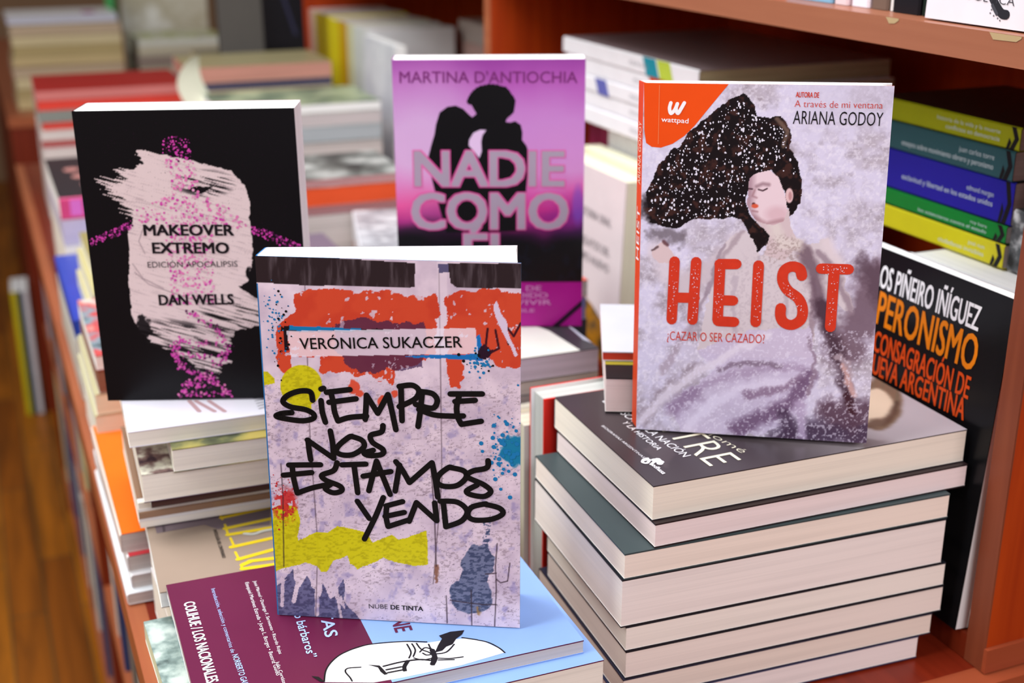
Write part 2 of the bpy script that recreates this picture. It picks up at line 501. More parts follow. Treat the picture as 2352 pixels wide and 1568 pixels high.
# bookcase standing on the table
SX, BX = 0.594, 0.932
bc = empty('bookcase', (SX, 1.5, T)); bc['label'] = 'cherry wood bookcase standing on the long table at the right'; bc['category'] = 'bookcase'
ob = Matrix.Translation((-SX, -1.5, -T))
def bpart(name, boxes): r = part(name, bc, boxes); r.data.transform(ob); return r
bpart('plinth', [(SX, .5955, T + .0005, BX, 2.533, T + .0195, WOOD_RED)])
for i, (y, w_) in enumerate(((.5775, .0175), (1.4955, .020), (2.513, .02))):
    u = MB(); u.box(SX + .001, y, T + .0005, BX, y + w_, 1.62, WOOD_FACE); u.box(SX - .0005, y, T + .0005, SX + .001, y + w_, 1.62, WOOD_UP if i == 0 else WOOD_EDGE)
    o = u.build('upright', bc); o.data.transform(ob)
bpart('base_rail', [(SX - .001, Y0 - .006, T + .0012, BX, .5774, T + .0195, WOOD_RAIL)])
for (ya, yb) in ((.5952, 1.4953), (1.5157, 2.5128)):
    o = bpart('shelf', [(SX, ya, 1.1448, BX - .012, yb, 1.1643, WOOD_BOARD)])
bpart('back_panel', [(BX, .5775, T + .0005, BX + .008, 2.533, 1.62, WOOD_FACE)])
# worn chips on the front edge of the near shelf
chip = paper((176, 150, 112), 0.8)
for ya, yb in ((.618, .646), (.734, .748)):
    ch = MB(); ch.poly([(SX - .0003, y, z) for y, z in ((ya, 1.1641), (ya, 1.1628), (ya + .004, 1.1605), (yb - .004, 1.1599), (yb, 1.1641))], chip)
    o = ch.build('worn_chip', bc); o.data.transform(ob)

# second table further back
t2 = empty('display_table', (0.6, 3.9, 0)); t2['label'] = 'far display table with dark red end panel at upper left'; t2['category'] = 'table'
o2 = Matrix.Translation((-0.6, -3.9, 0))
for n_, bx in (('tabletop', (.064, 3.178, T - .025, 1.44, 4.84, T, WOOD_EDGE)), ('end_panel', (.068, 3.183, 0, 1.42, 3.203, T - .025, WOOD_RED)), ('side_panel', (.068, 3.203, 0, .088, 4.82, T - .025, WOOD_RED))):
    r = part(n_, t2, [bx]); r.data.transform(o2)

# ================================================================== THE FOUR BOOKS ON SHOW
GLOSS = dict(rough=0.38, coat=0.15)
def simple(name, rc, t, front, label, group=None, spine=None, pages=PG_CREAM, art=None, **k):
    M, w, h = rc
    bk = Book(name, M, w, h, t, front, spine, None, pages, **k)
    if art: art(bk)
    bk.done(label, 'book', group)
    return bk

# ---- 1: graffiti wall cover, foreground
def paint_wall(X, Y, U, V):
    n1 = fbm(X, Y, .02, 3, 5); n2 = fbm(X * .8, Y * 1.7, .15, 5, 4); n3 = fbm(X, Y * 1.6, .35, 9, 2)
    c = np.tile(np.array([212., 192., 210.]), (len(X), 1))
    c = c - (n1 - .5)[:, None] * np.array([60, 60, 50])
    low = np.clip((Y - 850) / 60, 0, 1)
    crack = np.clip((n2 - .56) * 6, 0, 1) * low * np.clip((fbm(X, Y, .025, 77, 3) - .35) * 4, 0, 1)
    c = mixc(c, crack * .50, (120, 100, 112))
    c = mixc(c, (n3 > .80) * low * .55, (92, 76, 96))
    c = mixc(c, np.clip((fbm(X, Y, .05, 21, 3) - .62) * 6, 0, 1) * low * .5, (130, 120, 175))
    rough = (fbm(X, Y, .045, 31, 5) - .5) * 22; rough2 = (fbm(X, Y, .045, 41, 5) - .5) * 22
    Xr, Yr = X + rough, Y + rough2
    # wall joints
    for pts in (((700, 650), (712, 1000), (730, 1250), (725, 1420)), ((1008, 620), (1012, 860), (1015, 1100), (995, 1340))):
        c = mixc(c, soft(segd(X, Y, pts), 1.2, 1.4) * .6, (70, 52, 62))
    # faded grey flat strip beside the upper joint
    c = mixc(c, inside(X, Y, [(1004, 600), (1026, 600), (1028, 760), (1004, 760)]) * .45, (232, 214, 228))
    # orange paint
    og = [(650, 735), (676, 715), (678, 672), (700, 668), (702, 665), (730, 662), (820, 672), (880, 668), (930, 678), (1000, 676), (1008, 720), (1002, 770), (1000, 820), (950, 842), (905, 850), (900, 885), (855, 862), (812, 866), (800, 853), (735, 855), (735, 818), (664, 815), (668, 845), (655, 860), (640, 840), (632, 790), (635, 750)]
    mk = inside(Xr, Yr, og)
    mk = np.maximum(mk, inside(Xr, Yr, [(1024, 675), (1060, 668), (1130, 666), (1198, 672), (1198, 840), (1140, 842), (1095, 808), (1062, 830), (1060, 895), (1035, 893), (1024, 840), (1030, 800), (1022, 760)]))
    holes = fbm(X, Y, .07, 51, 4) > .735
    mk = mk * (1 - holes * .9)
    c = mixc(c, mk, (206, 72, 46))
    c = mixc(c, mk * np.clip((fbm(X, Y, .02, 55, 3) - .5) * 2, 0, .35), (186, 50, 36))
    # crumbled spots under the orange
    for a, b_, r in ((812, 888, 12), (825, 904, 8), (880, 920, 9), (905, 905, 7), (1090, 910, 6)):
        c = mixc(c, soft(ell(Xr, Yr, a, b_, r, r * 1.3), 1, .2), (214, 82, 60))
    # dark violet smear behind the name
    dk = inside(X + rough * 1.2, Y + rough2 * 1.2, [(770, 738), (830, 730), (900, 742), (975, 736), (980, 800), (970, 848), (900, 850), (830, 858), (790, 830), (768, 790)])
    c = mixc(c, dk * (.72 - .4 * holes), (62, 36, 76))
    # dark blue bars peeping out of the name plate
    c = mixc(c, inside(Xr * .5 + X * .5, Yr * .3 + Y * .7, [(652, 748), (700, 750), (735, 750), (900, 757), (900, 762), (664, 762), (664, 806), (652, 806)]), (28, 18, 26))
    c = mixc(c, inside(X, Yr * .3 + Y * .7, [(664, 748), (730, 750), (830, 754), (830, 759), (664, 759)]), (16, 118, 176))
    c = mixc(c, inside(Xr * .3 + X * .7, Yr * .3 + Y * .7, [(930, 818), (1094, 812), (1094, 770), (1104, 768), (1108, 830), (1070, 826), (960, 822)]), (26, 112, 186))
    c = mixc(c, inside(Xr, Yr, [(1100, 800), (1112, 790), (1132, 808), (1122, 822), (1108, 830), (1096, 824)]), (40, 20, 40))
    # name plate
    c = mixc(c, inside(X, Y, [(658, 760), (1092, 753), (1098, 812), (668, 819)]) * .80, (238, 226, 242))
    # black writing on the orange at the right
    for pts in (((1120, 755), (1115, 800)), ((1138, 758), (1146, 800), (1130, 808)), ((1160, 752), (1168, 790)), ((1165, 752), (1180, 772), (1196, 742))):
        c = mixc(c, soft(segd(X, Y, pts), 2.6, 1.5), (60, 18, 30))
    # torn white strip
    c = mixc(c, inside(X + rough * .4, Y + rough2 * .4, [(1140, 690), (1150, 720), (1162, 735), (1165, 762), (1188, 815), (1182, 820), (1165, 785), (1148, 752), (1138, 725), (1134, 700)]), (216, 198, 222))
    # dark beams at the top
    bm = inside(X, Y, [(580, 580), (954, 604), (952, 660), (700, 655), (585, 648)])
    bm = np.maximum(bm, inside(X, Y, [(1028, 604), (1202, 605), (1202, 662), (1050, 661), (1035, 650)]))
    st = fbm(X * 3, Y * .4, .03, 61, 4)
    c = mixc(c, bm, (44, 32, 36)); c = mixc(c, bm * np.clip((st - .5) * 1.8, 0, .5), (120, 108, 116))
    c = mixc(c, inside(X, Y, [(1006, 606), (1030, 606), (1030, 626), (1008, 626)]), (90, 84, 120))
    # yellow patches
    yl = soft(ell(X, Y, 692, 886, 48, 48), 1, .03)
    yl = np.maximum(yl, inside(X, Y, [(600, 852), (614, 853), (630, 868), (632, 880), (605, 885)]))
    yl = np.maximum(yl, inside(X, Y, [(700, 925), (716, 925), (715, 940), (690, 930)]))
    band = [(626, 1165), (650, 1160), (682, 1163), (690, 1190), (683, 1230), (686, 1240), (725, 1222), (755, 1220), (775, 1208), (800, 1212), (840, 1222), (855, 1245), (902, 1228), (918, 1238), (955, 1228), (979, 1218), (982, 1296), (950, 1300), (905, 1292), (880, 1280), (820, 1308), (803, 1292), (798, 1275), (765, 1288), (750, 1312), (735, 1315), (728, 1300), (700, 1292), (650, 1305), (630, 1312)]
    yl = np.maximum(yl, inside(X + rough * .35, Y + rough2 * .35, band))
    c = mixc(c, yl * .94, (206, 196, 14)); c = mixc(c, yl * np.clip((n2 - .50) * 2, 0, .3), (130, 118, 14))
    # red spray
    rd = soft(ell(Xr, Yr, 655, 1160, 28, 34), 1, .5) * (fbm(X, Y, .12, 71, 3) > .42)
    c = mixc(c, rd * .9, (196, 44, 44))
    # teal splash at the right
    tl = soft(ell(X + rough * 2, Y + rough2 * 2, 1185, 1035, 34, 32), 1, .2)
    c = mixc(c, tl, (24, 122, 164))
    # slate flames
    fr = [(636, 1345), (660, 1330), (652, 1300 + 30), (672, 1305), (676, 1330), (690, 1348), (706, 1320), (716, 1345), (735, 1372), (742, 1340), (760, 1376), (768, 1368), (792, 1398), (790, 1330), (782, 1350), (776, 1352), (800, 1395), (830, 1425), (640, 1416)]
    fm = inside(X + rough * .4, Y + rough2 * .4, fr)
    drip = (segd(X, Y, ((650, 1305), (648, 1390))) < 4) | (segd(X, Y, ((690, 1310), (675, 1380))) < 5) | (segd(X, Y, ((728, 1320), (728, 1410))) < 5) | (segd(X, Y, ((772, 1355), (785, 1425))) < 3)
    fm = fm * (1 - drip)
    fm = np.maximum(fm, inside(X, Y, [(776, 1350), (790, 1328), (792, 1352), (780, 1372)]))
    c = mixc(c, fm * .85, (86, 86, 128)); c = mixc(c, fm * np.clip((n2 - .5) * 5, 0, .5), (50, 48, 80))
    c = mixc(c, np.clip((Y - 1398 - (X - 640) * .1) / 20, 0, 1) * np.clip((n2 - .4) * 5, 0, .6) * (X < 840), (70, 68, 116))
    # slate violin
    vi = soft(ell(Xr, Yr, 1098, 1290, 37, 38), 1, .05)
    vi = np.maximum(vi, soft(ell(Xr, Yr, 1080, 1364, 48, 44), 1, .05))
    vi = np.maximum(vi, soft(ell(X, Y, 1085, 1380, 46, 28), 1, .05))
    vi = np.maximum(vi, inside(X, Y, [(1062, 1310), (1125, 1310), (1118, 1340), (1050, 1345)]))
    vi = np.maximum(vi, soft(segd(Xr, Y, ((1113, 1255), (1122, 1195))), 6, 2) * (n2 > .42))
    c = mixc(c, vi * .85, (90, 100, 134)); c = mixc(c, vi * np.clip((n2 - .48) * 7, 0, .7), (46, 56, 88))
    # rusty drips and scratched wires
    for pts, r, col in ((((1000, 1300), (1004, 1335)), 4, (120, 72, 50)), (((1099, 1395), (1100, 1410)), 3, (150, 110, 60))):
        c = mixc(c, soft(segd(Xr, Y, pts), r, 3) * .8, col)
    for pts in (((1025, 1368), (1027, 1430)), ((1082, 1355), (1084, 1442)), ((1142, 1248), (1138, 1300), (1140, 1350), (1136, 1440)), ((1034, 1378), (1082, 1385), (1110, 1388), (1140, 1388)), ((1115, 1318), (1140, 1316)), ((1171, 1293), (1166, 1334), (1150, 1338), (1140, 1330)), ((990, 1075), (998, 1180), (1002, 1300)), ((645, 1065), (650, 1140), (652, 1300))):
        c = mixc(c, soft(segd(X, Y, pts), 1.3, 1.5) * .8, (50, 34, 44))
    return c
h_ = .2296; w_ = .1513
G = Book('paperback', standing((.1321, .6962, .8245), -28.45, .021, 1.6, .1), w_, h_, .021, paper((40, 110, 160)), paper((40, 110, 170)), paper((80, 74, 90)), PG_WHITE, fan=0.020)
G.grid(330, 480, paint_wall, vcol('graffiti_print', .36, .1))
G.uvpoly([(0, 0), (.0007, 0), (.0007, h_ * .93), (0, h_ * .93)], paper((40, 110, 170)), 1)
c2 = lambda q: [(560 + a * .2933, 540 + b_ * .2933) for a, b_ in q]
c3 = lambda q: [(580 + a * .3877, 960 + b_ * .3877) for a, b_ in q]
def smooth_(g, conv, r):
    for q, s in g:
        (G.stroke if s else G.pline)(conv(q), r, INK)
R1 = .00172
smooth_((
    (((540, 1290), (522, 1225), (440, 1218), (345, 1252), (308, 1302), (370, 1342), (480, 1362), (545, 1395), (545, 1432), (460, 1450), (340, 1436), (255, 1415), (300, 1393), (378, 1386)), 1),
    (((606, 1292), (616, 1380), (640, 1462)), 1), (((606, 1203), (626, 1196)), 0),
    (((648, 1228), (832, 1206)), 0), (((682, 1222), (702, 1310), (712, 1380), (738, 1452)), 1), (((668, 1306), (880, 1278)), 0), (((738, 1452), (830, 1424), (962, 1414)), 1),
    (((952, 1440), (958, 1345), (962, 1250)), 1), (((962, 1250), (1050, 1392)), 0), (((1050, 1392), (1130, 1245)), 0), (((1130, 1245), (1160, 1370), (1192, 1520)), 1),
    (((1232, 1185), (1240, 1450)), 0), (((1218, 1182), (1318, 1172), (1372, 1215), (1342, 1280), (1218, 1340)), 1),
    (((1398, 1228), (1385, 1360), (1366, 1495)), 1), (((1392, 1222), (1478, 1238), (1516, 1292), (1478, 1352), (1346, 1322)), 1), (((1372, 1362), (1490, 1404), (1640, 1414), (1720, 1412)), 1),
    (((1618, 1240), (1868, 1240)), 0), (((1690, 1246), (1668, 1340), (1676, 1420), (1704, 1478)), 1), (((1655, 1300), (1812, 1290)), 0), (((1704, 1478), (1860, 1454)), 0),
), c2, R1)
R2 = .00172
smooth_((
    (((346, 245), (336, 185), (330, 128)), 1), (((326, 128), (482, 236)), 0), (((482, 236), (476, 150), (462, 74)), 1),
    (((588, 106), (650, 130), (660, 170), (600, 212), (535, 216), (498, 196), (512, 160), (570, 112), (592, 106)), 1),
    (((774, 42), (764, 80), (702, 100), (712, 142), (772, 182), (768, 212), (700, 220), (662, 206), (716, 188)), 1),
    (((404, 274), (216, 276)), 0), (((236, 280), (244, 350), (266, 442)), 1), (((184, 336), (352, 320)), 0), (((266, 442), (360, 410), (462, 390)), 1),
    (((502, 262), (482, 308), (412, 336), (436, 366), (518, 400), (528, 428), (480, 440), (432, 416), (462, 392)), 1),
    (((530, 275), (672, 270)), 0), (((602, 275), (612, 350), (624, 440)), 1),
    (((690, 428), (736, 252)), 0), (((736, 252), (816, 450)), 0), (((656, 342), (820, 314)), 0),
    (((846, 430), (872, 275)), 0), (((850, 256), (888, 305), (930, 380)), 1), (((930, 380), (1064, 262)), 0), (((1064, 262), (1082, 350), (1098, 466)), 1),
    (((1170, 290), (1252, 310), (1266, 350), (1214, 396), (1140, 402), (1096, 380), (1106, 335), (1160, 292), (1182, 290)), 1),
    (((1396, 250), (1388, 292), (1304, 312), (1272, 345), (1370, 392), (1412, 432), (1370, 462), (1290, 450), (1270, 428), (1330, 395)), 1),
    (((622, 490), (692, 592)), 0), (((776, 468), (730, 580), (664, 714)), 1),
    (((792, 518), (890, 492)), 0), (((796, 520), (792, 580), (804, 640)), 1), (((786, 580), (900, 556)), 0), (((804, 640), (922, 602)), 0),
    (((928, 610), (972, 498)), 0), (((972, 498), (1092, 606)), 0), (((1092, 606), (1080, 500)), 0),
    (((1130, 492), (1146, 640)), 0), (((1112, 490), (1214, 496), (1272, 548), (1240, 606), (1146, 642)), 1),
    (((1370, 506), (1462, 530), (1482, 566), (1410, 598), (1310, 600), (1276, 570), (1300, 525), (1384, 505)), 1),
), c3, R2)
G.text('VERÓNICA SUKACZER', (690, 801), (1062, 797), (689, 776), INK, .012)
G.text('NUBE', (848, 1396), (891, 1397), (848, 1386), INK, -.006); G.text('DE TINTA', (898, 1398), (972, 1402), (898, 1388), INK, .035)
random.seed(5)
TEAL = paper((26, 118, 176)); REDP = paper((190, 40, 48))
for _ in range(60):
    G.dot((632 + random.gauss(0, 14), 735 + random.gauss(0, 32)), random.choice((.0003, .0005, .0007)), TEAL)
for _ in range(30):
    G.dot((648 + random.gauss(0, 9), 760 + random.gauss(0, 40)), random.choice((.0003, .0005, .0008)), INK)
for _ in range(45):
    G.dot((1100 + random.gauss(0, 16), 830 + random.gauss(0, 18)), random.choice((.0004, .0007, .001)), random.choice((TEAL, TEAL, INK)))
for _ in range(95):
    G.dot((1160 + random.gauss(0, 22), 1030 + random.gauss(0, 42)), random.choice((.0004, .0007, .0011, .0014)), TEAL)
for _ in range(80):
    G.dot((655 + random.gauss(0, 18), 1150 + random.gauss(0, 36)), random.choice((.0003, .0004, .0007)), REDP)
G.done('standing paperback with graffiti wall cover and black brush title, nearest the camera', 'book', 'books stood upright on show')

# ---- 2: woman lying in snow, right
def paint_snow(X, Y, U, V):
    n1 = fbm(X, Y * 1.3, .011, 13, 4); n2 = fbm(X, Y, .07, 17, 4); n3 = fbm(X, Y, .22, 19, 3)
    c = np.tile(np.array([216., 208., 234.]), (len(X), 1))
    c = mixc(c, np.clip((n1 - .46) * 2.6, 0, .62), (166, 152, 160))
    c = mixc(c, np.clip((n2 - .50) * 1.6, 0, .28) * (.35 + np.clip((n1 - .4) * 3, 0, 1)), (128, 114, 124))
    c = mixc(c, np.clip((n3 - .58) * 3, 0, .4), (240, 234, 248))
    c = mixc(c, np.clip((fbm(X, Y, .11, 23, 3) - .58) * 4, 0, .45), (236, 228, 244))
    r1 = (fbm(X, Y, .05, 27, 4) - .5) * 40; r2 = (fbm(X, Y, .05, 29, 4) - .5) * 40
    Xr, Yr = X + r1, Y + r2
    def sh(pts, col, a=1.0, s=0.5): 
        nonlocal c
        c = mixc(c, inside(X + r1 * s, Y + r2 * s, pts) * a, col)
    def cur(pts, r, col, a=.8, s=.5, f=None):
        nonlocal c
        c = mixc(c, soft(segd(X + r1 * s, Y + r2 * s, pts), r, f or r) * a, col)
    # dark hollow right of the dress and at the foot
    cur(((2010, 640), (1990, 720), (1940, 800)), 42, (116, 92, 108), .9, 1.2)
    cur(((1985, 610), (2040, 690)), 26, (92, 70, 84), .8, 1.2)
    cur(((1500, 540), (1560, 545)), 16, (96, 84, 92), .7, 1)
    cur(((1475, 960), (1530, 900), (1600, 850)), 18, (142, 124, 136), .7, 1)
    cur(((1800, 1010), (1900, 990), (1990, 1000)), 34, (72, 54, 78), .95, .8)
    cur(((1905, 940), (1960, 960), (1990, 940)), 26, (88, 62, 80), .9, .8)
    # arm in sleeve at the left, bodice, right sleeve
    cur(((1508, 578), (1548, 640), (1600, 690)), 22, (220, 206, 218), .9)
    cur(((1560, 660), (1640, 620), (1700, 560)), 26, (206, 190, 200), .9)
    sh([(1660, 560), (1705, 528), (1730, 540), (1745, 590), (1790, 520), (1850, 560), (1898, 548), (1925, 600), (1950, 680), (1960, 720), (1905, 690), (1868, 640), (1870, 760), (1860, 820), (1700, 820), (1600, 800), (1630, 690)], (214, 200, 208))
    for pts, r, col in ((((1662, 562), (1640, 640), (1606, 715)), 5, (150, 130, 146)), (((1868, 640), (1868, 740), (1852, 800)), 6, (140, 116, 132)), (((1742, 590), (1735, 660), (1748, 740)), 4, (180, 164, 176)), (((1800, 610), (1806, 680), (1796, 760)), 4, (182, 166, 178)), (((1690, 640), (1680, 700), (1690, 770)), 5, (186, 170, 184)), (((1606, 715), (1560, 790), (1520, 850)), 8, (172, 154, 172))):
        cur(pts, r, col, .7, .5)
    c = mixc(c, np.clip((n3 - .55) * 5, 0, .4) * soft(ell(X, Y, 1770, 690, 110, 120), 1, .4), (186, 170, 182))
    cur(((1702, 532), (1668, 585), (1640, 640)), 5, (164, 144, 156), .7)
    cur(((1845, 575), (1872, 640), (1890, 720), (1930, 800)), 16, (112, 88, 102), .85, .4)
    cur(((1880, 580), (1925, 640), (1955, 720)), 8, (150, 128, 142), .8, .4)
    cur(((1900, 560), (1932, 610)), 14, (226, 210, 218), .8, .4)
    # skirt folds, swirling
    sh([(1600, 800), (1720, 760), (1860, 750), (1875, 830), (1862, 900), (1820, 965), (1740, 1000), (1560, 990), (1545, 930), (1640, 850)], (206, 192, 222), .85)
    for pts, r, col in (
        (((1470, 965), (1560, 880), (1660, 820), (1760, 770)), 10, (232, 222, 240)),
        (((1540, 935), (1600, 895), (1660, 870), (1760, 845), (1840, 842)), 9, (176, 156, 188)),
        (((1545, 940), (1570, 915), (1600, 905)), 16, (150, 126, 160)),
        (((1580, 985), (1640, 920), (1720, 885), (1800, 880)), 12, (228, 218, 244)),
        (((1650, 850), (1720, 835), (1790, 838)), 6, (134, 114, 138)),
        (((1720, 905), (1790, 895), (1838, 870)), 9, (142, 116, 146)),
        (((1690, 985), (1760, 955), (1820, 925), (1858, 860)), 17, (110, 82, 116)),
        (((1855, 770), (1872, 830), (1855, 905)), 5, (150, 128, 150)),
        (((1800, 950), (1815, 1000)), 13, (74, 54, 80)),
        (((1836, 930), (1845, 1005)), 11, (186, 166, 200))):
        cur(pts, r, col, .85, .6)
    cur(((1885, 700), (1910, 780), (1935, 850), (1950, 920)), 15, (74, 52, 66), .9, .7)
    cur(((1930, 820), (1955, 870)), 9, (188, 168, 180), .8, 1)
    cur(((1934, 840), (1962, 905)), 6, (204, 160, 158), .9, .3)
    cur(((1945, 905), (1958, 945)), 9, (66, 34, 46), .9, .5)
    c = mixc(c, np.clip((n3 - .60) * 7, 0, .55) * (Y > 760), (236, 228, 250))
    # hair
    hair = [(1490, 508), (1484, 441), (1510, 379), (1538, 351), (1566, 328), (1580, 306), (1608, 283), (1659, 240), (1690, 222), (1709, 213), (1732, 240), (1740, 268), (1763, 269), (1794, 268), (1816, 295), (1815, 340), (1836, 372), (1842, 415), (1836, 470), (1815, 500), (1800, 440), (1770, 390), (1730, 405), (1712, 455), (1724, 497), (1750, 520), (1785, 522), (1760, 560), (1738, 578), (1722, 540), (1700, 500), (1664, 500), (1597, 504), (1547, 526)]
    hm = inside(X + r1 * .35, Y + r2 * .35, hair)
    hm = np.maximum(hm, soft(segd(Xr, Yr, ((1500, 480), (1600, 400), (1700, 300))), 30, 20) * .9)
    c = mixc(c, hm, (22, 14, 17)); c = mixc(c, hm * np.clip((n2 - .52) * 4, 0, .6), (86, 48, 40))
    cur(((1785, 275), (1808, 300), (1800, 335)), 5, (120, 96, 84), .8, .2)
    # neck and lace collar
    sh([(1735, 505), (1778, 500), (1812, 478), (1816, 520), (1836, 560), (1800, 600), (1755, 585), (1768, 540)], (212, 190, 196), 1, .1)
    cur(((1778, 522), (1800, 560), (1830, 560)), 14, (222, 208, 206), .9, .6)
    c = mixc(c, (soft(ell(X, Y, 1800, 575, 46, 34), 1, .4)) * np.clip((n3 - .5) * 5, 0, .7), (168, 146, 146))
    # face, turned to the left with closed eyes
    face = [(1721, 410), (1730, 402), (1743, 396), (1768, 391), (1788, 407), (1800, 438), (1806, 462), (1808, 486), (1800, 508), (1777, 517), (1752, 513), (1735, 505), (1726, 492), (1722, 482), (1716, 470), (1715, 460), (1719, 452), (1718, 438), (1720, 424)]
    fm = inside(X, Y, face)
    c = mixc(c, fm, (232, 206, 216))
    c = mixc(c, fm * soft(segd(X, Y, ((1722, 405), (1722, 440), (1718, 480), (1732, 505))), 10, 16) * .65, (150, 112, 128))
    c = mixc(c, fm * soft(ell(X, Y, 1785, 492, 26, 18), 1, .8) * .5, (206, 160, 172))
    c = mixc(c, fm * soft(segd(X, Y, ((1733, 500), (1760, 514), (1798, 506))), 5, 8) * .6, (160, 116, 124))
    c = mixc(c, fm * soft(segd(X, Y, ((1738, 428), (1752, 422), (1766, 424))), 4, 6) * .6, (128, 92, 104))
    c = mixc(c, fm * soft(segd(X, Y, ((1742, 435), (1752, 438), (1762, 433))), 1.6, 2), (62, 34, 44))
    c = mixc(c, fm * soft(segd(X, Y, ((1719, 433), (1728, 434))), 1.6, 2), (70, 42, 52))
    c = mixc(c, fm * soft(segd(X, Y, ((1734, 436), (1728, 450), (1738, 454))), 2, 4) * .7, (158, 112, 122))
    c = mixc(c, soft(ell(X, Y, 1731, 468, 4, 3), 1, .5), (84, 40, 44))
    c = mixc(c, soft(ell(X, Y, 1734, 473, 8, 5), 1, .4), (216, 92, 66))
    c = mixc(c, fm * soft(segd(X, Y, ((1728, 484), (1740, 486))), 2, 3) * .6, (150, 100, 110))
    c = mixc(c, soft(ell(X, Y, 1813, 449, 9, 17), 1, .2), (226, 188, 192)); c = mixc(c, soft(ell(X, Y, 1815, 450, 4, 10), 1, .4) * .7, (176, 120, 126))
    # raised hand at the left
    sh([(1498, 592), (1502, 570), (1516, 560), (1530, 556), (1540, 574), (1556, 600), (1540, 606), (1512, 604)], (218, 192, 196), 1, .2)
    cur(((1500, 575), (1512, 568)), 3, (80, 56, 62), .8, .2); cur(((1526, 556), (1534, 562)), 4, (90, 50, 56), .8, .2)
    # sky-pale top right for the lettering
    c = mixc(c, np.clip((X - 1800) / 60, 0, 1) * np.clip((330 - Y) / 80, 0, 1) * .6, (206, 198, 222))
    return c
hb = .23
Hb = Book('paperback', standing((.3832, .7022, .9054), -33.75, .017, 2.6, .95), .1505, hb, .017, paper((226, 70, 20)), paper((226, 72, 22)), paper((214, 204, 220)), PG_WHITE, concave=0.006, rnd=.002, splay=.0045)
Hb.grid(330, 500, paint_snow, vcol('snow_print', .36, .1))
OR = paper((234, 78, 18), .36); REDL = paper((208, 56, 34), .4, .12, 260); WHT = paper((246, 240, 246))
Hb.px([(1479, 190), (1674, 193), (1650, 222), (1622, 256), (1596, 288), (1572, 312), (1545, 330), (1518, 339), (1497, 337), (1484, 328), (1480, 300)], OR, 1.5)
for q in (((1541, 236), (1538, 248), (1541, 260), (1550, 252), (1556, 238)), ((1556, 238), (1553, 250), (1557, 260), (1564, 250), (1572, 236))):
    Hb.stroke(q, .0011, WHT)
Hb.text('wattpad', (1519, 279), (1581, 283), (1519, 268), WHT, .015)
Hb.text('AUTORA DE', (1828, 223), (1881, 224), (1828, 211), REDL, .02)
Hb.text('A través de mi ventana', (1825, 245), (2027, 249), (1829, 230), REDL, -.012)
Hb.text('ARIANA GODOY', (1821, 284), (2027, 289), (1823, 254), INK, -.006)
Hb.text('¿CAZAR O SER CAZADO?', (1532, 780), (1756, 788), (1533, 760), REDL, -.004)
cz = lambda q: [(1440 + a * .3061, 560 + b_ * .3061) for a, b_ in q]
for q, s in (
    (((358, 130), (336, 566)), 0), (((520, 134), (492, 568)), 0), (((350, 400), (508, 404)), 0),
    (((700, 148), (680, 570)), 0), (((696, 150), (820, 150)), 0), (((690, 420), (796, 424)), 0), (((684, 578), (804, 584)), 0),
    (((988, 160), (966, 586)), 0),
    (((1312, 238), (1296, 186), (1236, 168), (1180, 200), (1168, 272), (1206, 346), (1284, 406), (1318, 486), (1304, 566), (1240, 606), (1178, 588), (1152, 540), (1154, 480)), 1),
    (((1458, 184), (1662, 190)), 0), (((1556, 190), (1526, 622)), 0)):
    (Hb.stroke if s else Hb.pline)(cz(q), .0034, REDL)
random.seed(8)
SNOW = paper((226, 220, 236))
hp = [(1490, 500), (1490, 430), (1540, 355), (1608, 288), (1700, 225), (1740, 270), (1812, 300), (1808, 350), (1830, 400), (1770, 385), (1722, 400), (1705, 470), (1690, 495), (1597, 500), (1547, 520)]
_px = np.random.RandomState(4).rand(1500, 2) * np.array([360, 330]) + np.array([1480, 205])
ok = inside(_px[:, 0], _px[:, 1], hp) > 0
for p in _px[ok][:620]:
    Hb.dot(tuple(p), random.choice((.00022, .00032, .00032, .00045, .00065)), SNOW, 2.5, 6, random.choice((1, 1.6)))
# wear of the big title: small snow-coloured nicks
for _ in range(240):
    a = random.choice((((1550, 600), (1544, 733)), ((1598, 602), (1592, 735)), ((1655, 606), (1648, 735)), ((1742, 610), (1736, 738)), ((1846, 720), (1800, 650)), ((1916, 620), (1907, 748)), ((1890, 617), (1945, 619))))
    u = random.random()
    Hb.dot((a[0][0] + (a[1][0] - a[0][0]) * u + random.gauss(0, 4), a[0][1] + (a[1][1] - a[0][1]) * u + random.gauss(0, 4)), random.choice((.00015, .00022, .00035)), SNOW, 4, 5)
# orange spine lettering block and hinge crease
Hb.pline([(1515, 196), (1512, 330)], .0002, paper((240, 130, 80)), 3)
n_ = len(Hb.mb.v)
Hb.spine_text('ARIANA GODOY', .165, .205, .0115, .005, paper((245, 210, 190)))
Hb.spine_text('HEIST', .115, .150, .0115, .005, WHT)
Hb.mb.v[n_:] = [(x - .0045 * (.017 - .002 - z) / .013 - .0001, y, z) for x, y, z in Hb.mb.v[n_:]]
Hb.done('standing paperback with woman lying in snow on cover, red title and orange corner', 'book', 'books stood upright on show')

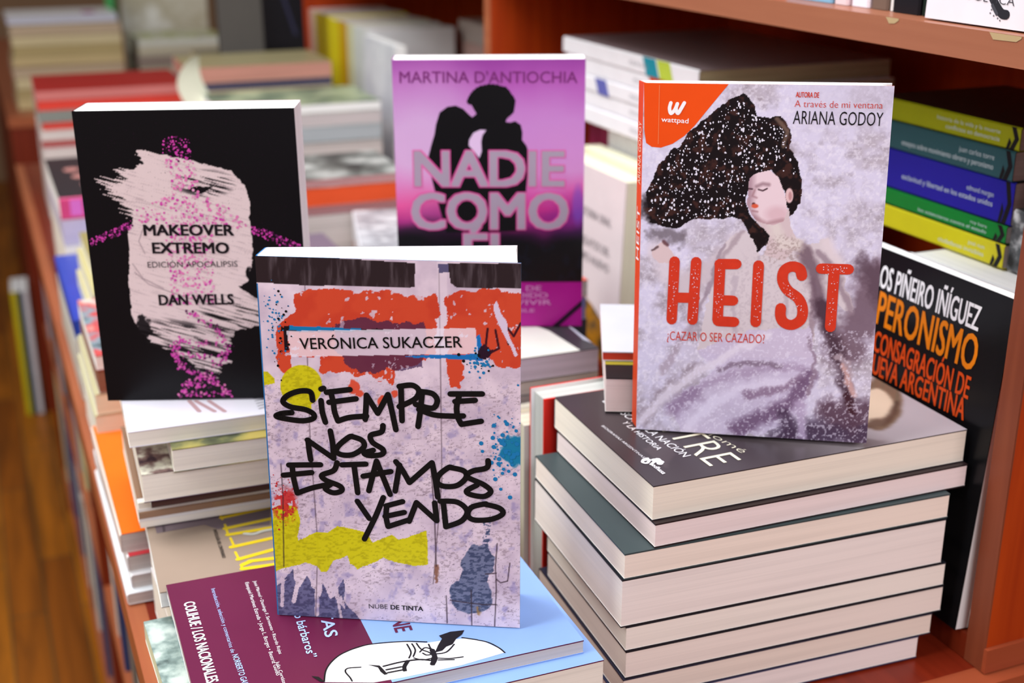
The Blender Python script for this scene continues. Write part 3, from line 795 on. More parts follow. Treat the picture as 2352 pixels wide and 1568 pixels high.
# ---- 3: black cover with pale brush stroke, left
cm = lambda q: [(130 + a * .472, 200 + b_ * .472) for a, b_ in q]
def paint_brush(X, Y, U, V):
    x, y = (X - 130) / .472, (Y - 200) / .472
    c = np.tile(np.array([13., 11., 15.]), (len(X), 1))
    r1 = (fbm(x, y, .03, 3, 4) - .5) * 34; r2 = (fbm(x, y, .03, 5, 4) - .5) * 34
    # streaks run down to the right
    s_ = x * .26 - y * .966; t_ = x * .966 + y * .26
    st = fbm(s_ * 1.0, t_ * .06, .11, 7, 4)
    rag = (st - .5) * 260
    pts = [(378, 298), (520, 330), (700, 368), (850, 410), (920, 480), (942, 560), (940, 640), (955, 760), (948, 880), (930, 945), (880, 972), (985, 1032), (1010, 1120), (990, 1160), (870, 1185), (850, 1230), (800, 1330), (790, 1390), (720, 1400), (680, 1360), (560, 1280), (470, 1250), (400, 1180), (365, 1100), (355, 960), (352, 800), (345, 690), (370, 650), (350, 590), (300, 540), (250, 470), (330, 410), (420, 370)]
    left = np.clip((430 - x) / 120, 0, 1) * (y < 640); low = np.clip((y - 1180) / 150, 0, 1)
    amt = np.clip(left + low, 0, 1)
    mk = inside(x + r1 * .6 + rag * amt * .9, y + r2 * .6 + rag * amt * .25, pts)
    gap = np.clip((st - .54) * 14, 0, 1)
    zone = np.maximum(soft(ell(x, y, 720, 470, 130, 60), 1, .5), np.maximum(soft(ell(x, y, 860, 1120, 160, 90), 1, .6), soft(ell(x, y, 560, 1230, 240, 90), 1, .5)))
    zone = np.maximum(zone, soft(ell(x, y, 700, 1330, 130, 110), 1, .5) * 1.0)
    mk = mk * (1 - gap * zone * .95)
    mk = mk * (1 - soft(ell(x + r1, y + r2, 700, 495, 55, 16), 1, .2))
    mk = mk * (1 - soft(ell(x + r1 * 2, y + r2 * 2, 425, 1170, 34, 60), 1, .2) * .9)
    mk = mk * (1 - soft(ell(x + r1, y + r2, 935, 905, 14, 26), 1, .3))
    c = mixc(c, mk, (226, 204, 206))
    fine = np.clip((fbm(s_, t_ * .05, .3, 11, 3) - .60) * 8, 0, 1)
    c = mixc(c, mk * fine * .35, (150, 128, 136))
    for q in (((380, 900), (450, 960), (620, 1020), (900, 1110)), ((370, 860), (420, 930), (520, 980)), ((420, 690), (400, 750), (430, 810))):
        c = mixc(c, mk * soft(segd(x, y, q), 2.5, 3) * .5, (120, 100, 110))
    return c
Mk = Book('paperback', standing((.0609, .9103, .8977), -21.1, .034, .1, .6), .149, .21, .034, paper((16, 14, 17)), paper((16, 14, 17)), paper((206, 130, 160)), PG_WHITE)
Mk.grid(300, 420, paint_brush, vcol('brush_print', .40, .0))
MAG = paper((206, 66, 168)); PKD = paper((222, 120, 178)); DKM = paper((96, 24, 84)); INK2 = paper((22, 16, 22), .5)
random.seed(12)
def inpoly(p, q): return inside(np.array([p[0]]), np.array([p[1]]), q)[0] > 0
def spray(q, n, mats, rs):
    xs, ys = [a for a, _ in q], [b_ for _, b_ in q]; k = 0; tries = 0
    while k < n and tries < n * 20:
        tries += 1
        p = (random.uniform(min(xs), max(xs)), random.uniform(min(ys), max(ys)))
        if inpoly(p, q):
            Mk.dot(cm([p])[0], random.choice(rs), random.choice(mats), 2, 6); k += 1
spray([(515, 320), (520, 250), (590, 235), (650, 260), (655, 345), (600, 370)], 110, (MAG, MAG, DKM), (.0003, .0005, .0008))
spray([(520, 350), (660, 350), (700, 520), (860, 600), (930, 680), (850, 690), (760, 680), (760, 900), (780, 1060), (540, 1060), (540, 900), (520, 680), (400, 650), (380, 600), (540, 530), (560, 460)], 720, (PKD, PKD, MAG, paper((226, 160, 196))), (.0003, .0005, .0008, .0011))
spray([(155, 745), (300, 680), (375, 640), (370, 680), (310, 720), (170, 775)], 120, (MAG, DKM, MAG), (.0003, .0005, .0008))
spray([(930, 670), (1040, 700), (1190, 765), (1185, 780), (1090, 770), (960, 715)], 130, (MAG, DKM, MAG), (.0003, .0005, .0008))
for q, n in ((((640, 1090), (770, 1170), (838, 1260), (810, 1330), (720, 1400), (640, 1440), (605, 1505)), 210), (((600, 1220), (572, 1290), (600, 1350), (690, 1400), (790, 1440), (850, 1505)), 190), (((610, 1240), (800, 1250)), 40), (((590, 1310), (820, 1305)), 40), (((620, 1490), (840, 1490)), 50), (((660, 1450), (790, 1450)), 35)):
    for _ in range(n):
        i = random.randrange(len(q) - 1); u = random.random()
        p = (q[i][0] + (q[i + 1][0] - q[i][0]) * u + random.gauss(0, 9), q[i][1] + (q[i + 1][1] - q[i][1]) * u + random.gauss(0, 9))
        Mk.dot(cm([p])[0], random.choice((.0004, .0007, .001)), random.choice((MAG, MAG, PKD, DKM)), 2, 6)
for _ in range(260):
    Mk.dot((random.uniform(175, 690), random.uniform(260, 700)), .00022, paper((52, 18, 48)), 2, 5)
Mk.text('MAKEOVER', (332, 540), (537, 540), (332, 516), INK2, .06); Mk.text('EXTREMO', (352, 581), (526, 581), (351, 557), INK2, .06)
Mk.text('EDICIÓN APOCALIPSIS', (340, 614), (546, 612), (340, 601), INK2, -.002); Mk.text('DAN WELLS', (367, 700), (537, 698), (366, 677), INK2, .055)
Mk.done('standing black paperback with pale brush stroke and magenta dots on cover', 'book', 'books stood upright on show')

# ---- 4: pink cover with two silhouettes, behind
def paint_pink(X, Y, U, V):
    n = fbm(X, Y, .008, 3, 3); W = V + (n - .5) * .12 + U * .02
    stops = [(0, (146, 62, 152)), (.10, (176, 88, 176)), (.26, (196, 132, 200)), (.38, (204, 138, 198)), (.47, (212, 92, 168)), (.54, (222, 52, 130)), (.60, (150, 30, 110)), (.645, (40, 14, 40)), (.68, (12, 11, 15)), (1, (12, 11, 15))]
    c = np.stack([np.interp(W, [s_[0] for s_ in stops], [s_[1][k] for s_ in stops]) for k in range(3)], 1)
    c = mixc(c, soft(ell(U, V, .14, .30, .35, .22), 1, 1.2) * .6, (214, 190, 220))
    c = mixc(c, np.clip((U - .6) / .4, 0, 1) * np.clip(1 - abs(V - .57) / .1, 0, 1) * .8, (104, 36, 142))
    c = mixc(c, soft(ell(U, V, .97, .53, .03, .07), 1, .6) * .6, (120, 80, 190))
    c = mixc(c, (np.abs(fbm(X, Y, .03, 6, 2) - .62) < .05) * (V > .68) * .3, (24, 30, 54))
    c = np.where((V > .826)[:, None], np.array([[178., 22., 146.]]) + (n - .5)[:, None] * 40 + np.clip(.5 - U, 0, 1)[:, None] * np.array([[50, 40, 40]]), c)
    return c
Nd = Book('paperback', standing((.3117, .9963, .8932), -22.0, .028, 0.0, .2), .155, .2255, .028, paper((160, 70, 160)), paper((150, 60, 150)), paper((220, 200, 220)), PG_WHITE)
Nd.grid(200, 290, paint_pink, vcol('pink_print', .36, .1))
cn = lambda q: [(860 + a * .4337, 100 + b_ * .4337) for a, b_ in q]
SIL = paper((9, 8, 11)); GREYL = paper((164, 148, 168)); HOT = paper((224, 80, 160)); DKP = paper((120, 44, 112))
Nd.px(cn([(325, 430), (345, 365), (385, 335), (430, 328), (470, 345), (500, 375), (518, 390), (540, 372), (522, 340), (505, 310), (503, 275), (540, 245), (590, 230), (640, 226), (690, 236), (722, 270), (732, 310), (715, 360), (695, 415), (720, 418), (745, 410), (775, 430), (784, 470), (782, 510), (805, 540), (818, 580), (812, 680), (805, 760), (800, 860), (800, 990), (560, 1000), (380, 1000), (330, 820), (300, 700), (285, 600), (300, 540), (318, 480)]), SIL, 1.5)
for k in range(26):
    a = -3.0 + k * .19
    Nd.dot(cn([(618 + 112 * math.cos(a), 318 + 90 * math.sin(a))])[0], random.uniform(.0022, .0032), SIL, 1.6, 8)
Nd.px(cn([(592, 458), (560, 456), (525, 472), (502, 510), (500, 540), (530, 572), (555, 606), (568, 570), (565, 520), (572, 485)]), paper((218, 188, 224)), 2)
Nd.text('MARTINA D\'ANTIOCHIA', (918, 190), (1326, 190), (918, 164), DKP, .006)
for (body, x0, x1, yb, yt) in (('NADIE', 218, 1000, 752, 572), ('COMO', 204, 1018, 978, 795), ('ÉL', 480, 740, 1190, 1010)):
    A, B_, T_ = cn([(x0, yb), (x1, yb), (x0, yt)])
    for dx, dy in ((-2, -2), (2, 2), (-2, 2), (2, -2)):
        Nd.text(body, (A[0] + dx, A[1] + dy), (B_[0] + dx, B_[1] + dy), (T_[0] + dx, T_[1] + dy), HOT, .05, 2.2)
    Nd.text(body, A, B_, T_, GREYL, .045, 3)
LIL = paper((214, 150, 206))
for body, x0, x1, yb, yt in (('LA NOVELA DE', 1040, 1243, 667, 656), ('UN AMOR PERDIDO', 1000, 1258, 683, 672), ('POR NO VIVIR', 1040, 1266, 699, 688), ('DISPONIBLE', 1090, 1228, 716, 709)):
    Nd.text(body, (x0, yb), (x1, yb), (x0, yt), LIL, .01)
Nd.px([(1337, 688), (1337, 702), (1284, 748), (1268, 748)], paper((40, 10, 40)), 2)
Nd.done('standing pink and purple paperback with two black silhouettes embracing, behind the others', 'book', 'books stood upright on show')

# ================================================================== STACK UNDER THE GRAFFITI BOOK
GA = 'books in the foreground stack'
MAR = paper((98, 28, 62), .32); SKY = paper((146, 182, 240), .30); WH = paper((244, 242, 246), .34); OUT = paper((20, 18, 22))
def colihue(bk):
    yb = .107                                            # where maroon gives way to blue, from the tail
    bk.uvpoly([(0, yb), (bk.w, yb), (bk.w, bk.h), (0, bk.h)], SKY, 1)
ra = rect(.0715, .298, .601, .759, .815, -90, -1.5)
C1 = Book('paperback', ra[0], ra[1], ra[2], .0088, MAR, MAR, SKY, PG_GREY)
colihue(C1)
cc = lambda q: [(340 + a * .4507, 1300 + b_ * .4507) for a, b_ in q]
# drawn head on the cover
C1.px(cc([(895, 592), (905, 530), (940, 480), (1000, 440), (1120, 402), (1300, 386), (1420, 392), (1500, 380), (1620, 368), (1720, 388), (1785, 418), (1815, 442), (1600, 505), (1300, 568), (1150, 594)]), WH, 2)
C1.stroke(cc([(898, 590), (908, 530), (945, 480), (1005, 440), (1120, 402), (1300, 386), (1420, 388)]), .0005, OUT, 3)
C1.stroke(cc([(1600, 366), (1720, 386), (1785, 416), (1818, 442)]), .0005, OUT, 3)
C1.px(cc([(1462, 442), (1478, 405), (1498, 372), (1482, 356), (1540, 336), (1612, 328), (1600, 350), (1570, 372), (1552, 400), (1520, 412), (1500, 432)]), OUT, 3)
for q in ([(1320, 400), (1340, 440), (1330, 470)], [(1345, 398), (1362, 430), (1352, 462)], [(1368, 395), (1392, 425), (1430, 440), (1450, 455)], [(1385, 440), (1410, 418), (1440, 425), (1448, 448), (1420, 455), (1400, 445)], [(1430, 400), (1440, 420), (1460, 440), (1445, 480), (1458, 505)], [(1460, 450), (1520, 440), (1560, 400)], [(1470, 470), (1540, 472), (1605, 464)], [(1480, 480), (1560, 478)], [(1355, 470), (1400, 480), (1450, 470)]):
    C1.stroke(cc(q), .0005, OUT, 3)
C1.stroke(cc([(1448, 430), (1462, 470), (1450, 500)]), .0016, OUT, 3)
C1.px(cc([(1120, 504), (1180, 508), (1200, 528), (1222, 552), (1205, 556), (1185, 540), (1172, 518)]), OUT, 3)
for q in ([(1200, 512), (1290, 490), (1380, 478), (1440, 482)], [(1320, 484), (1302, 512), (1305, 536)], [(1330, 484), (1312, 514), (1314, 534)], [(1215, 530), (1290, 515)], [(1222, 545), (1300, 530)]):
    C1.stroke(cc(q), .0007, OUT, 3)
C1.stroke(cc([(1084, 517), (1020, 522), (1006, 540), (1030, 570), (1040, 588)]), .0005, OUT, 3)
C1.px(cc([(832, 562), (870, 566), (900, 590), (880, 592)]), OUT, 3)
BLT = paper((176, 200, 248))
C1.text('COLIHUE / LOS NACIONALES', cc([(182, 190)])[0], cc([(300, 600)])[0], cc([(236, 180)])[0], WH, .03)
C1.text('Introducción, selección y comentarios de', cc([(322, 118)])[0], cc([(424, 445)])[0], cc([(342, 115)])[0], BLT, -.005)
C1.text('NORBERTO GALASSO', cc([(428, 455)])[0], cc([(500, 660)])[0], cc([(458, 448)])[0], BLT, .01)
C1.text('Ezequiel Martínez Estrada • Jorge L. Borges • Beatriz Guido', cc([(495, 86)])[0], cc([(655, 560)])[0], cc([(513, 83)])[0], WH, -.005)
C1.text('José Mármol • Domingo F. Sarmiento • Ricardo Rojas', cc([(537, 78)])[0], cc([(668, 450)])[0], cc([(553, 75)])[0], WH, -.005)
C1.text('Julio Cortázar', cc([(650, 490)])[0], cc([(690, 610)])[0], cc([(668, 487)])[0], WH, -.005)
C1.text('“civilizados o bárbaros”', cc([(680, 50)])[0], cc([(815, 470)])[0], cc([(722, 42)])[0], BLT, .02)
C1.text('LITERATAS', cc([(815, 20)])[0], cc([(905, 365)])[0], cc([(872, 10)])[0], BLT, .03)
C1.text('ARGENTINE', cc([(1150, 60)])[0], cc([(1262, 340)])[0], cc([(1230, 48)])[0], MAR, .03)
C1.done('maroon and pale blue paperback with drawn head, lying topmost under the graffiti book', 'book', GA)
r2 = rect(.0755, .3055, .589, .745, .7925, -90, -1)
C2 = Book('paperback', r2[0], r2[1], r2[2], .0222, MAR, MAR, SKY, PG_CREAM); colihue(C2)
for q in ([(1240, 590), (1300, 575), (1380, 578)], [(1480, 575), (1560, 560), (1620, 548)]): C2.stroke(cc(q), .0008, OUT, 3)
C2.done('thicker maroon and pale blue paperback directly beneath the one with the drawn head', 'book', GA)
r3 = rect(.0595, .262, .612, .777, .7765, -90, 1)
simple('paperback', r3, .0158, blotchy([(70, 84, 82), (128, 146, 142), (176, 190, 184), (206, 216, 208)], 60, .4, 2.0), 'paperback with grey stone photograph jutting out left of the maroon book', GA, paper((226, 224, 204)), leaves((228, 226, 190), .85))
r4 = rect(.066, .30, .600, .760, .7372, -90, 0)
simple('paperback', r4, .0390, paper((40, 46, 50)), 'dark covered thick book at the bottom of the foreground stack', GA, pages=PG_CREAM)

# ---- beige book and what lies on it (left, under the black book)
GB = 'books in the stack under the black book'
BEI = paper((156, 136, 121), .38); YEL = paper((226, 196, 36)); GRB = paper((116, 100, 108), .38)
rb = rect(.0735, .300, .7625, .9325, .8032, -90, -2.5)
Bg = Book('paperback', rb[0], rb[1], rb[2], .0118, BEI, BEI, BEI, PG_WHITE)
Bg.px([(350, 1185), (620, 1100), (620, 1205), (500, 1215), (470, 1205), (360, 1225)], GRB, 1)
cb = lambda q: [(240 + a * .2807, 900 + b_ * .2807) for a, b_ in q]
for a, b_ in (((960, 1030), (1400, 935)), ((990, 1118), (1400, 1030)), ((1010, 1170), (1400, 1105)), ((1040, 1270), (1400, 1190)), ((1095, 1370), (1400, 1285)), ((1130, 1415), (1200, 1385)), ((1130, 1448), (1400, 1412)), ((1190, 1385), (1400, 1360))):
    Bg.pline(cb([a, b_]), .0021, YEL, 2)
for a, b_ in (((985, 1085), (1012, 1170)), ((1030, 1195), (1062, 1265)), ((1070, 1310), (1100, 1370)), ((930, 970), (965, 1045)), ((1120, 1420), (1128, 1450))):
    Bg.pline(cb([a, b_]), .0009, YEL, 2)
Bg.stroke(cb([(1150, 1162), (1220, 1165), (1300, 1140), (1390, 1125)]), .0016, paper((190, 188, 180)), 3)
Bg.text('ANTOLOGÍA DEL CENTENARIO', cb([(888, 1128)])[0], cb([(965, 1362)])[0], cb([(915, 1122)])[0], OUT, .01)
Bg.text('colección', cb([(470, 1050)])[0], cb([(478, 1146)])[0], cb([(496, 1046)])[0], OUT, .0)
Bg.stroke(cb([(412, 1020), (440, 1012), (480, 1016), (455, 1032), (430, 1028)]), .0006, OUT, 3)
Bg.done('beige paperback with tall yellow lettering lying just behind the maroon book', 'book', GB)
simple('paperback', rect(.076, .298, .766, .878, .7372, -90, 1), .0385, WH, 'white book lying beneath the beige book with yellow lettering', GB)
simple('paperback', rect(.076, .298, .768, .880, .7762, -90, 0), .0265, paper((150, 60, 70)), 'thick book lying directly under the beige one, above a white book', GB)
BRN = paper((150, 116, 92), .22, .05, 40, .5)
simple('hardback', rect(.072, .285, .856, 1.00, .8156, 90, -2), .0215, BRN, 'shiny brown spined book lying on the beige book', GB, BRN, rnd=.009)
simple('paperback', rect(.080, .290, .842, .99, .8374, 90, -2), .0085, paper((76, 48, 44)), 'thin dark brown book between shiny brown spine and cream pages', GB)
simple('paperback', rect(.0755, .296, .834, .985, .8462, -90, -2.5), .0215, blotchy([(60, 44, 54), (120, 96, 92), (196, 190, 176), (226, 226, 204)], 70, .4, 5.0), 'thick cream paged book with sketch of rocks showing at its front corner', GB, paper((80, 40, 72)), bulge=.0)
OLV = blotchy([(40, 44, 40), (92, 96, 66), (150, 142, 80), (176, 158, 84)], 34, .4, 1.0)
simple('paperback', rect(.0970, .300, .829, .980, .8680, -90, -2.5), .0172, OLV, 'paperback with olive and ochre cover directly under the white top book', GB, pages=PG_CREAM)
W1 = rect(.0705, .296, .842, .992, .8856, -90, -2.5)
TXM = paper((190, 156, 160))
def whitetop(bk):
    for x0, x1, dy in ((470, 505, 0), (500, 528, -6), (455, 470, 2)):
        bk.pline([(x0 - 20, 921), (x1 - 12, 945)], .0016, TXM, 2)
    for k in range(5): bk.pline([(583 + k * 3, 915 + k * 6), (612, 910 + k * 6)], .0004, OUT, 2)
simple('paperback', W1, .0118, paper((232, 228, 240), .3), 'glossy white paperback the black book stands on', GB, art=whitetop, pages=PG_CREAM)

# ---- stack along the lip, left of it
GL = 'books in the low stack along the left lip'
ORA = paper((238, 110, 22), .4)
simple('paperback', rect(.0580, .221, .9105, 1.130, .7724, 0, 0), .0165, ORA, 'bright orange paperback at the table lip beside the beige book', GL, paper((232, 214, 206)), pages=PG_GREY)
simple('paperback', rect(.0592, .222, .9065, 1.120, .7583, 0, 1), .0139, paper((206, 60, 70)), 'red edged paperback directly under the bright orange one', GL, WH, pages=PG_GREY)
simple('paperback', rect(.0618, .227, .9000, 1.120, .7466, 0, 0), .0115, paper((226, 222, 226)), 'white paperback second from the bottom of the lip stack', GL, WH, pages=PG_GREY)
simple('paperback', rect(.0572, .221, .8940, 1.130, .7372, 0, 0), .0093, paper((232, 236, 242), .25, .05, 40, .4), 'glossy white book at the bottom of the lip stack', GL, WH, pages=PG_GREY)

# ================================================================== STACK UNDER THE SNOW BOOK
GM = 'books in the thick stack at the right'
DGR = paper((58, 50, 52), .30); CRM = paper((232, 220, 196)); LT = paper((236, 230, 206))
MT = Matrix.Rotation(0, 4, 'Z')
def mit(x0, x1, yn, yf, z, turn): return rect(x0, x1, yn, yf, z, -90, turn)
mm = mit(.355, .5925, .620, .7745, .8806, -1.3)
Mi = Book('paperback', mm[0], mm[1], mm[2], .0237, DGR, paper((40, 36, 40)), None, leaves((250, 237, 220), .91), bulge=.0)
def paint_mitre(X, Y, U, V):
    # local u runs across the cover, v from the head; grey studio ground growing paler toward the head
    g = np.clip(1 - V, 0, 1); n = fbm(U, V, 4, 3, 4)
    k = np.clip((g - .40) / .35 + (n - .5) * .3, 0, 1)[:, None]
    c = np.array([[62., 54., 57.]]) * (1 - k) + np.array([[168., 158., 164.]]) * k
    c = mixc(c, inside(X, Y, [(1480, 1030), (1530, 1000), (1560, 1020), (1530, 1075)]) * .35, (96, 82, 84))
    r = (fbm(X, Y, .04, 9, 3) - .5) * 14
    c = mixc(c, soft(ell(X + r, Y + r, 2020, 925, 56, 62), 1, .12), (112, 92, 76))
    c = mixc(c, soft(ell(X + r, Y + r, 2002, 935, 50, 44), 1, .12), (206, 184, 162))
    c = mixc(c, soft(segd(X + r, Y + r, ((1995, 975), (2040, 965), (2062, 930))), 8, 6) * .8, (74, 56, 48))
    return c
Mi.grid(80, 120, paint_mitre, vcol('portrait_print', .30, .2))
cq = lambda q: [(1240 + a * .2551, 880 + b_ * .2551) for a, b_ in q]
def mt(body, p0, p1, pt, m_, b=0.0): Mi.text(body, cq([p0])[0], cq([p1])[0], cq([pt])[0], m_, b)
mt('BIOGRAFÍAS ARGENTINAS', (553, 388), (928, 678), (566, 376), WH, -.01)
mt('EN BUSCA DE LA NACIÓN', (560, 165), (1290, 668), (625, 150), WH, -.005)
mt('Y LA HISTORIA', (735, 355), (1055, 605), (780, 340), WH, -.005)
mt('MITRE', (920, 300), (1530, 750), (1150, 225), LT, -.01)
mt('Bartolomé', (1180, 290), (1815, 632), (1245, 275), LT, -.015)
Mi.stroke(cq([(930, 700), (985, 692), (965, 722), (925, 715), (935, 690), (970, 680)]), .0010, WH)
Mi.stroke(cq([(1000, 735), (1025, 715), (1040, 700)]), .0010, WH)
for p in ((1030, 695), (1050, 705), (1070, 700), (1090, 712), (1060, 690), (1080, 725)): Mi.dot(cq([p])[0], .0022, WH, 3, 7)
mt('edhasa', (1000, 740), (1105, 822), (1030, 722), WH, .03)
Mi.done('thick charcoal biography with cream pages, topmost of the right stack', 'book', GM)
for (x0, x1, yn, yf, z, t_, tn, colr, pg, lab) in (
    (0.355, 0.5925, 0.6155, 0.77, 0.8637, 0.0168, -1.3, (46, 34, 36), (236, 216, 214), 'second book from the top of the right stack, its pages slightly wavy'),
    (0.3365, 0.578, 0.6135, 0.768, 0.8453, 0.0182, -2.6, (62, 74, 76), (238, 220, 206), 'third book down in right stack, slate cover peeking out at left'),
    (0.336, 0.5775, 0.6135, 0.768, 0.8107, 0.0344, -2.9, (30, 30, 36), (236, 222, 216), 'thickest book in the right stack, fourth from the top'),
    (0.3395, 0.5815, 0.6135, 0.752, 0.7924, 0.0181, -2.9, (34, 36, 44), (236, 224, 214), 'fifth book down in right stack, below the thickest one'),
    (0.34, 0.582, 0.6135, 0.752, 0.7719, 0.0203, -2.9, (32, 34, 40), (232, 216, 206), 'sixth book down in the right stack, third from the bottom'),
    (0.339, 0.5755, 0.6135, 0.766, 0.7552, 0.0165, -2.9, (44, 44, 60), (226, 208, 194), 'last but one book at the bottom of the right stack'),
    (0.338, 0.5665, 0.614, 0.766, 0.7372, 0.0178, -2.9, (54, 60, 90), (232, 216, 210), 'bottom book of the right stack, resting on the table')):
    simple('paperback', mit(x0, x1, yn, yf, z, tn), t_, paper(colr, .35), lab, GM, pages=leaves(tuple(min(250, v + 12) for v in pg), .92), bulge=0, ct=.0011)

# red book behind, and two books lying askew behind the snow book
REDB = paper((222, 44, 34), .35)
GQ = 'books stood on end behind the right stack'
q_ = Book('hardback', standing((.566, .8105, T + .0012), 180, .026, 0, 0), .214, .163, .026, REDB, None, None, leaves((196, 196, 192), .85), ct=.0018, inset=.003)
q_.done('red covered book whose edge shows behind the charcoal biography', 'book', GQ)
for k, (c_, pg, hh) in enumerate((((196, 192, 184), (214, 206, 186), .132), ((150, 146, 140), (190, 178, 156), .126), ((206, 204, 196), (222, 214, 196), .119))):
    q_ = Book('paperback', standing((.548, .8345 + .0235 * k, T + .0012), 180, .0225, 0, 0), .200, hh, .0225, paper(c_), None, None, leaves(pg, .85))
    q_.done(('pale book stood on end next behind the red covered one', 'greyish book stood on end second behind the red covered one', 'pale book stood on end third behind the red covered one')[k], 'book', GQ)
a_ = math.radians(-25.4)
def skew(x, y, z, w, h, turn=-25.4):
    # near-left corner at x, y ; near edge is the fore edge
    R = Matrix.Rotation(math.radians(turn), 4, 'Z') @ Matrix.Rotation(math.radians(-90), 4, 'Z')
    p = R @ Vector((w, 0, 0))
    return Matrix.Translation(Vector((x, y, z)) - p) @ R
Bk = Book('paperback', skew(.377, .7365, .9052, .10, .15), .10, .15, .0255, paper((30, 28, 30)), None, None, leaves((226, 206, 204), .9), bulge=0)
for q, m_ in (([(0, 0), (.06, 0), (.06, .2), (0, .2)], paper((96, 100, 74))), ([(.06, 0), (.074, 0), (.074, .2), (.06, .2)], paper((150, 136, 40)))): Bk.uvpoly(q, m_, 1)
Bk.done('thick paperback with black and olive cover lying askew left of the snow book', 'book', 'books lying askew behind the snow book')
Bb = Book('paperback', skew(.389, .7665, .9312, .11, .15) , .11, .15, .007, paper((206, 206, 216), .3), None, None, paper((200, 62, 44)), bulge=0)
Bb.text('EL TIEMPO', (1425, 694), (1462, 684), (1425, 680), paper((190, 110, 100)), .02)
Bb.done('thin white book with red edge lying on the black and olive one', 'book', 'books lying askew behind the snow book')

# ================================================================== STACK UNDER THE PINK BOOK
GP = 'books in the stack under the pink book'
PW = blotchy([(44, 40, 46), (70, 64, 70), (190, 188, 186)], 9, .35, 3.0)
def dk(bk):
    bk.px([(1180, 752), (1230, 748), (1262, 760), (1335, 806), (1180, 826)], paper((224, 222, 214)), 1)
    bk.px([(1300, 745), (1330, 752), (1378, 785), (1340, 780)], paper((190, 190, 206)), 1)
simple('paperback', rect(.306, .4475, .887, 1.035, .8722, -90, -1.2), .0205, paper((58, 54, 60), .3), 'paperback with white and dark cover the pink book stands on', GP, art=dk, pages=leaves((190, 178, 196), .85))
simple('paperback', rect(.306, .4500, .892, 1.035, .8582, -90, -1), .0138, paper((120, 124, 128)), 'grey book second from top in the stack below the pink book', GP, pages=PG_GREY)
simple('paperback', rect(.306, .4500, .893, 1.035, .8422, -90, -1), .0158, blotchy([(110, 120, 122), (168, 176, 178)], 40, .4, 7), 'grey mottled book third from top below the pink book', GP, paper((150, 158, 160)), pages=PG_GREY)
simple('paperback', rect(.306, .4500, .895, 1.035, .7962, -90, 0), .0458, paper((196, 192, 184)), 'thick pale book fourth from top below the pink book', GP, pages=PG_CREAM)
simple('paperback', rect(.306, .4500, .895, 1.035, .7372, -90, 0), .0588, paper((150, 110, 90)), 'thick book at the bottom of the stack below the pink book', GP, pages=PG_CREAM)
# coral topped stack to the right of the pink book
GC = 'books in the coral topped stack'
simple('paperback', rect(.372, .5105, 1.040, 1.160, .8832, 0, 0), .0165, paper((226, 92, 74), .35), 'coral covered book right of the pink one, topmost of its stack', GC, pages=PG_GREY)
simple('paperback', rect(.370, .5085, 1.040, 1.160, .8612, 0, 0), .0215, paper((126, 130, 196)), 'lilac blue book under the coral covered one', GC, pages=paper((128, 132, 196)))
simple('paperback', rect(.372, .5105, 1.040, 1.160, .8062, 0, 0), .0545, paper((52, 54, 60)), 'dark book under the lilac blue one', GC, pages=paper((58, 60, 70)))
simple('paperback', rect(.372, .5105, 1.040, 1.160, .7372, 0, 0), .0685, paper((90, 84, 88)), 'dark grey book at the bottom of the coral topped stack', GC, pages=PG_GREY)

# ================================================================== IN THE BOOKCASE, NEAR BAY
FZ = T + .020
# black political paperback, leaning
Pe = Book('paperback', standing((.5880, .7530, FZ + .0012), -90, .012, 3.4, 0), .1515, .2425, .012, paper((12, 12, 15), .28), None, paper((40, 34, 84)), PG_WHITE)
cp = lambda q: [(2052 + a * .2807, 560 + b_ * .2807) for a, b_ in q]
def pe(body, p0, p1, pt, m_, b): Pe.text(body, cp([p0])[0], cp([p1])[0], cp([pt])[0], m_, b)
ORG = paper((228, 126, 10)); OR2 = paper((216, 74, 14))
def pt2(body, full, p1, pt_, slope_from, m_, b):
    """last letters end at p1; the line starts left of what the photo shows"""
    Pe.text(body, cp([slope_from])[0], cp([p1])[0], cp([pt_])[0], m_, b)
def pw(body, p0, p1, pt, pre, frac, m_):
    Pe.text(body, p0, p1, pt, m_, .02)
    d = (p0[0] - p1[0], p0[1] - p1[1])
    g = .03
    Pe.text(pre, (p0[0] + d[0] * (frac + g), p0[1] + d[1] * (frac + g)), (p0[0] + d[0] * g, p0[1] + d[1] * g), (pt[0] + d[0] * (frac + g), pt[1] + d[1] * (frac + g)), m_, .02)
pw('LOS PIÑEIRO IÑÍGUEZ', (2010, 653), (2246, 760), (2015, 602), 'CAR', .14, WH)
pw('PERONISMO', (2012, 741), (2237, 854), (2020, 667), 'EL', .20, ORG)
pw('CONSAGRACIÓN DE', (2006, 804), (2223, 916), (2012, 758), 'LA', .12, OR2)
pw('UEVA ARGENTINA', (2003, 856), (2213, 965), (2009, 812), 'N', .07, OR2)
Pe.done('black paperback with white and orange lettering leaning inside the bookcase upright', 'book')
GW = 'white books stood face out behind the black paperback'
for k in range(5):
    y = .765
    Wb = Book('paperback', standing((.6195 + .036 * k, y, FZ + .0003), -90, .034, 0, 0), .155, .2270 - .001 * k, .034, paper((222, 228, 238)), None, None, PG_WHITE)
    Wb.done(('pale book stood directly behind the black paperback with orange lettering', 'white book stood second behind the black paperback with orange lettering', 'white book stood third behind the black paperback, under coloured spines', 'white book stood fourth behind the black paperback, under coloured spines', 'white book stood rearmost under the coloured spines')[k], 'book', GW)
